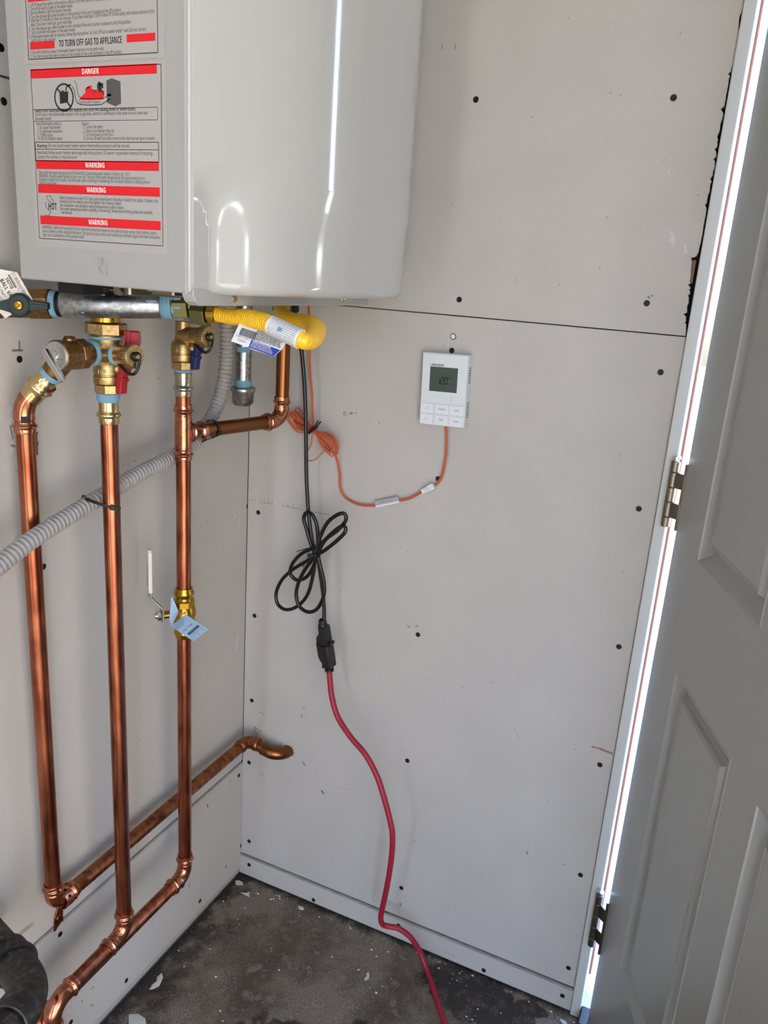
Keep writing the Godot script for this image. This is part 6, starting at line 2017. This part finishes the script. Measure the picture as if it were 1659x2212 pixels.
	for q in [[la, 10], [lb, 9]]:
		var lobe: Array = q[0]
		var mid := Vector3.ZERO
		for p in lobe:
			mid += p
		mid = mid / lobe.size()
		mid = mid.lerp(Vector3(tie_p.x, tie_p.y, 0), 0.12)
		for n in q[1]:
			var f := lerpf(0.34, 1.0, float(n) / (q[1] - 1.0)) + rng.randf_range(-0.06, 0.06)
			var z: float = 0.020 + 0.004 * ((n * 3) % 6) + rng.randf_range(0, 0.004)
			var pts := [tie_p + Vector3(rng.randf_range(-0.003, 0.003), rng.randf_range(-0.004, 0.004), rng.randf_range(-0.004, 0.004))]
			for i in lobe.size():
				var p: Vector3 = lobe[i]
				var g := mid.lerp(p, f) + Vector3(rng.randf_range(-0.001, 0.001), rng.randf_range(-0.001, 0.001), 0)
				pts.append(Vector3(g.x, g.y, z))
			pts.append(tie_p + Vector3(rng.randf_range(-0.003, 0.003), rng.randf_range(-0.004, 0.004), rng.randf_range(-0.004, 0.004)))
			sweep(st, curve(pts, 0.003), r, 7)
	sweep(st, curve([tie_p + Vector3(-0.006, 0.004, 0), Vector3(0.1238, 1.0357, 0.0200), Vector3(0.1149, 1.0424, 0.0180), Vector3(0.1093, 1.0417, 0.0180), Vector3(0.1079, 1.0368, 0.0200)], 0.003), r, 7)
	sweep(st, curve([tie_p, Vector3(0.1533, 0.9988, 0.0360), Vector3(0.1529, 0.9881, 0.0360), Vector3(0.1470, 0.9758, 0.0360), Vector3(0.1423, 0.9632, 0.0340), Vector3(0.1471, 0.9563, 0.0330), Vector3(0.1574, 0.9590, 0.0300), Vector3(0.1668, 0.9684, 0.0280), Vector3(0.1743, 0.9791, 0.0260)], 0.003), r, 7)
	obj("coil", st, M["orange jacket"], w, "bow-shaped bundle of orange loops")
	# clear sleeve and white plug connector on the wire
	st = S()
	var s0 := Vector3(0.2682, 0.8919, 0.0060)
	var s1 := Vector3(0.3119, 0.9090, 0.0060)
	var su := (s1 - s0).normalized()
	var sv := Vector3(0, 0, 1).cross(su).normalized()
	var sf := Transform3D(Basis(su, sv, Vector3(0, 0, 1)), (s0 + s1) * 0.5)
	box(st, sf * Transform3D(Basis(), Vector3(0, 0.001, 0.001)), Vector3(s0.distance_to(s1), 0.0105, 0.0016), 0.0004)
	var flag := obj("flag_label", st, mat("foil label", Color(0.66, 0.65, 0.65), 0.35), w, "folded silvery label on the wire")
	st = S()
	cyl(st, s0 - sv * 0.0035, s1 - sv * 0.0035, 0.0026, 14)
	obj("sleeve", st, M["tag white"], flag)
	st = S()
	text(st, Transform3D(sf.basis, sf.origin + Vector3(0, 0, 0.0021)), "CONTROL CABLE", -0.014, 0.0008, 0.012, 0.0030)
	obj("lettering", st, M["print grey"], flag)
	st = S()
	var c0 := Vector3(0.3537, 0.9307, 0.0080)
	var c1 := Vector3(0.3742, 0.9448, 0.0080)
	var cu := (c1 - c0).normalized()
	bar(st, c0, c0.lerp(c1, 0.52), Vector3(0, 0, 1), 0.0070, 0.0085, 0.0008)
	bar(st, c0.lerp(c1, 0.50), c1, Vector3(0, 0, 1), 0.0085, 0.0110, 0.0010)
	bar(st, c0.lerp(c1, 0.22) + Vector3(0, 0, 0.0045), c0.lerp(c1, 0.7) + Vector3(0, 0, 0.0045), Vector3(0, 0, 1).cross(cu), 0.003, 0.0016, 0.0003)
	obj("connector", st, M["white plastic"], w, "white plug connector")
	# tie on the coil
	var wt := thing("cable_tie", "black twist tie with two upright ends round the orange coil", "cable tie", tie_p, "black ties on the hoses and cords")
	st = S()
	var ring := PackedVector3Array()
	var ta := (Vector3(0.1585, 1.0179, 0.0340) - Vector3(0.1455, 1.0039, 0.0340)).normalized()
	for i in 25:
		var a := TAU * i / 24
		ring.append(tie_p + ta * cos(a) * 0.0088 + Vector3(0, 0, 1) * sin(a) * 0.0090)
	sweep(st, ring, 0.0017, 8, false)
	sweep(st, curve([Vector3(0.1573, 1.0111, 0.0440), Vector3(0.1621, 1.0175, 0.0450), Vector3(0.1639, 1.0232, 0.0440), Vector3(0.1681, 1.0310, 0.0440)], 0.002), 0.0014, 7)
	sweep(st, curve([Vector3(0.1590, 1.0121, 0.0440), Vector3(0.1639, 1.0170, 0.0450), Vector3(0.1679, 1.0236, 0.0430), Vector3(0.1729, 1.0299, 0.0430)], 0.002), 0.0013, 7)
	sweep(st, PackedVector3Array([Vector3(0.1511, 1.0070, 0.0440), Vector3(0.1598, 1.0149, 0.0455), Vector3(0.1647, 1.0187, 0.0450)]), 0.0023, 8)
	obj("wire", st, M["black plastic"], wt)

# ---------------------------------------------------------------- wall controller
func thermostat() -> void:
	var o := Vector3(0.3795, 1.1059, 0.0)
	var th := thing("wall_controller", "white wall-mounted heater controller showing 120 on a dark screen", "thermostat", o)
	var tl := Vector3(0.3399, 1.1623, 0.0210)
	var tr := Vector3(0.4171, 1.1651, 0.0210)
	var bl := Vector3(0.3428, 1.0472, 0.0210)
	var br := Vector3(0.4197, 1.0493, 0.0210)
	var x := ((tr - tl) + (br - bl)).normalized()
	var y := Vector3(0, 0, 1).cross(x)
	var w := ((tr - tl).length() + (br - bl).length()) * 0.5
	var h := ((tl - bl).length() + (tr - br).length()) * 0.5
	var org := (tl + tr + bl + br) * 0.25
	org.z = 0.0
	# frame with its origin at the top left of the front, x right, y up
	var f := Transform3D(Basis(x, y, Vector3(0, 0, 1)), org - x * w * 0.5 + y * h * 0.5)
	var P := func(u: float, v: float) -> Vector2: return Vector2(u * w, -v * h)
	var st := S()
	prism(st, f, PackedVector2Array([P.call(0.012, 0.995), P.call(0.988, 0.995), P.call(0.996, 0.985), P.call(0.996, 0.010), P.call(0.988, 0.003), P.call(0.012, 0.003), P.call(0.004, 0.010), P.call(0.004, 0.985)]), 0.001, 0.014, 0.0)
	prism(st, f, PackedVector2Array([P.call(0.0, 1.0), P.call(1.0, 1.0), P.call(1.0, 0.0), P.call(0.0, 0.0)]), 0.013, 0.0205, 0.0014)
	var body := obj("housing", st, M["white plastic"], th)
	st = S()
	prism(st, f, PackedVector2Array([P.call(0.022, 0.670), P.call(0.978, 0.670), P.call(0.978, 0.016), P.call(0.022, 0.016)]), 0.0195, 0.0214, 0.0004)
	obj("face_plate", st, M["white plastic"], th)
	st = S()
	prism(st, f, PackedVector2Array([P.call(0.192, 0.522), P.call(0.798, 0.522), P.call(0.798, 0.186), P.call(0.192, 0.186)]), 0.0205, 0.0217, 0.0)
	var lcd := obj("screen", st, M["lcd"], th, "dark green-grey screen reading 120 F")
	st = S()
	var sf := Transform3D(f.basis, f.origin + Vector3(0, 0, 0.0221))
	var segs := {"1": [1, 2], "2": [0, 1, 6, 4, 3], "0": [0, 1, 2, 3, 4, 5]}
	var dx := 0.345
	for ch in ["1", "2", "0"]:
		for s in segs[ch]:
			var cw := 0.062
			var chh := 0.088
			var y0 := 0.413
			var pts: Array = [[Vector2(0, 1), Vector2(1, 1)], [Vector2(1, 1), Vector2(1, 0.5)], [Vector2(1, 0.5), Vector2(1, 0)], [Vector2(0, 0), Vector2(1, 0)], [Vector2(0, 0), Vector2(0, 0.5)], [Vector2(0, 0.5), Vector2(0, 1)], [Vector2(0, 0.5), Vector2(1, 0.5)]][s]
			var a: Vector2 = pts[0]
			var b: Vector2 = pts[1]
			a = a.lerp(b, 0.08)
			b = b.lerp(a, 0.08)
			var pa: Vector2 = P.call(dx + a.x * cw + a.y * 0.018, y0 - a.y * chh)
			var pb: Vector2 = P.call(dx + b.x * cw + b.y * 0.018, y0 - b.y * chh)
			line(st, sf, pa, pb, 0.0014)
		dx += 0.083
	var deg: Vector2 = P.call(0.622, 0.320)
	for k in 10:
		line(st, sf, deg + Vector2(cos(TAU * k / 10), sin(TAU * k / 10)) * 0.0006, deg + Vector2(cos(TAU * (k + 1) / 10), sin(TAU * (k + 1) / 10)) * 0.0006, 0.0005)
	var fp: Vector2 = P.call(0.640, 0.350)
	text(st, sf, "F", fp.x, fp.y, fp.x + 0.0022, 0.0040, true)
	obj("digits", st, M["lcd segment"], lcd)
	# logo and lamp marks
	st = S()
	var ff := Transform3D(f.basis, f.origin + Vector3(0, 0, 0.0216))
	var lg: Vector2 = P.call(0.232, 0.176)
	text(st, ff, "NAVIEN", lg.x, lg.y, lg.x + 0.0192, 0.0046, true)
	for k in 2:
		rect(st, ff, lg.x - 0.0034 + k * 0.0012, lg.y + 0.0002, lg.x - 0.0027 + k * 0.0012, lg.y + 0.0016)
	obj("logo", st, M["print black"], th)
	st = S()
	var lm: Vector2 = P.call(0.695, 0.592)
	for k in 12:
		line(st, ff, lm + Vector2(cos(TAU * k / 12), sin(TAU * k / 12)) * 0.0010, lm + Vector2(cos(TAU * (k + 1) / 12), sin(TAU * (k + 1) / 12)) * 0.0010, 0.0003)
	disc(st, ff * Vector3(lm.x, lm.y - 0.0042, 0), f.basis.z, 0.0007, 12)
	obj("indicator", st, M["print black"], th)
	# six buttons
	var cols := [[0.014, 0.316], [0.340, 0.650], [0.674, 0.982]]
	var rows := [[0.694, 0.832], [0.846, 0.984]]
	var names := [["", "Function", "Lock"], ["", "PRO", "Power"]]
	for i in 3:
		for j in 2:
			st = S()
			prism(st, f, PackedVector2Array([P.call(cols[i][0], rows[j][1]), P.call(cols[i][1], rows[j][1]), P.call(cols[i][1], rows[j][0]), P.call(cols[i][0], rows[j][0])]), 0.0195, 0.0222, 0.0006)
			var b := obj("button", st, M["button white"], th)
			st = S()
			var bf := Transform3D(f.basis, f.origin + Vector3(0, 0, 0.0224))
			var mid: Vector2 = P.call((cols[i][0] + cols[i][1]) * 0.5, (rows[j][0] + rows[j][1]) * 0.5)
			if i == 0:
				var sgn := 1.0 if j == 0 else -1.0
				for q in [Vector2(0, 1.6), Vector2(-1.0, 0.2), Vector2(1.0, 0.2), Vector2(-2.0, -1.2), Vector2(2.0, -1.2)]:
					disc(st, bf * Vector3(mid.x + q.x * 0.001, mid.y + q.y * 0.001 * sgn, 0), f.basis.z, 0.00042, 8)
			else:
				var tw: float = [0.0, 0.0108, 0.0068][i] if j == 0 else [0.0, 0.0066, 0.0086][i]
				text(st, bf, names[j][i], mid.x - tw * 0.5, mid.y - 0.0010, mid.x + tw * 0.5, 0.0038)
			obj("lettering", st, M["print black"], b)
	# vent slots on the right side
	for q in [[0.18, 7], [0.66, 7]]:
		for k in q[1]:
			st = S()
			var c: Vector2 = P.call(0.996, q[0] + 0.033 * k)
			box(st, f * Transform3D(Basis(), Vector3(c.x, c.y, 0.0075)), Vector3(0.0006, 0.0016, 0.007), 0.0)
			obj("vent_slot", st, M["print grey"], body)

# ---------------------------------------------------------------- bits on the floor
func flake(called: String, label: String, at: Vector3, pts: Array, m: String, size: float) -> void:
	var t := thing(called, label, "debris", at, "plaster chips on the floor")
	var st := S()
	var n := pts.size()
	var rng := RandomNumberGenerator.new()
	rng.seed = int(at.x * 10000) + n
	var mid := Vector3(0, rng.randf_range(0.0012, 0.003), 0)
	var edge := []
	for p in pts:
		edge.append(Vector3(p.x * size, rng.randf_range(0.0003, 0.0022), p.y * size))
	for i in n:
		var a: Vector3 = edge[i]
		var b: Vector3 = edge[(i + 1) % n]
		flat_quad(st, at + mid, at + a, at + b, at + b, Vector3.UP)
		flat_quad(st, at + Vector3(0, 0.0001, 0), at + Vector3(a.x, a.y - 0.0007, a.z), at + Vector3(b.x, b.y - 0.0007, b.z), at + Vector3(b.x, b.y - 0.0007, b.z), Vector3.DOWN)
		flat_quad(st, at + a, at + b, at + Vector3(b.x, b.y - 0.0007, b.z), at + Vector3(a.x, a.y - 0.0007, a.z), a)
	obj("flake", st, M[m], t)

func floor_bits() -> void:
	var long_ := [Vector2(-0.3, -1), Vector2(0.15, -0.7), Vector2(0.35, -0.2), Vector2(0.5, 0.3), Vector2(0.2, 0.9), Vector2(-0.1, 1.1), Vector2(-0.25, 0.5), Vector2(-0.1, 0.0), Vector2(-0.4, -0.4)]
	var wide := [Vector2(-1, -0.2), Vector2(-0.4, -0.6), Vector2(0.4, -0.5), Vector2(1, 0.0), Vector2(0.5, 0.5), Vector2(-0.3, 0.6)]
	flake("paint_flake", "long pale plaster chip on the floor near the bottom left", Vector3(0.0284, 0.0000, 0.3065), long_, "plaster", 0.018)
	flake("paint_flake", "large pale flat chip at the bottom edge of the floor beside the left wall", Vector3(0.0519, 0.0000, 0.3878), wide, "plaster", 0.022)
	flake("paint_flake", "pale chip lying deepest in the corner of the floor", Vector3(0.0164, 0.0000, 0.0290), wide, "plaster", 0.011)
	flake("paint_flake", "thin pale scrap on the floor just in front of the corner", Vector3(0.0476, 0.0000, 0.0469), [Vector2(-1, 0.3), Vector2(-0.2, 0), Vector2(0.3, -0.8), Vector2(0.6, 0.1), Vector2(1, 0.4), Vector2(0.1, 0.35)], "plaster", 0.012)
	flake("paint_flake", "rough pale lump on the floor against the back wall strip", Vector3(0.1688, 0.0000, 0.0255), wide, "plaster", 0.008)
	flake("paint_flake", "white curled chip on the floor left of the red cord", Vector3(0.3647, 0.0000, 0.1119), long_, "plaster", 0.010)
	flake("paint_flake", "small white crumb on the wet floor near the door jamb", Vector3(0.7217, 0.0000, 0.0296), wide, "plaster", 0.007)
	var ch := thing("floor_crumbs", "scattered tiny white crumbs and grit across the concrete floor", "debris", Vector3.ZERO)
	ch.set_meta("kind", "stuff")
	var st := S()
	var rng := RandomNumberGenerator.new()
	rng.seed = 77
	for i in 420:
		var p := Vector3(rng.randf_range(0.012, 0.80), 0, rng.randf_range(0.012, 0.55))
		if rng.randf() < 0.25:
			p.z = 0.012 + rng.randf() * rng.randf() * 0.06
		var s := 0.0006 + 0.0022 * pow(rng.randf(), 4.0)
		var n := 5
		var top := p + Vector3(0, s * 0.9, 0)
		for k in n:
			var a0 := TAU * k / n
			var a1 := TAU * (k + 1) / n
			var q0 := p + Vector3(cos(a0) * s, s * 0.1, sin(a0) * s * 0.8)
			var q1 := p + Vector3(cos(a1) * s, s * 0.1, sin(a1) * s * 0.8)
			flat_quad(st, top, q0, q1, q1, Vector3.UP + (q0 - p))
	obj("crumbs", st, M["plaster"], ch)
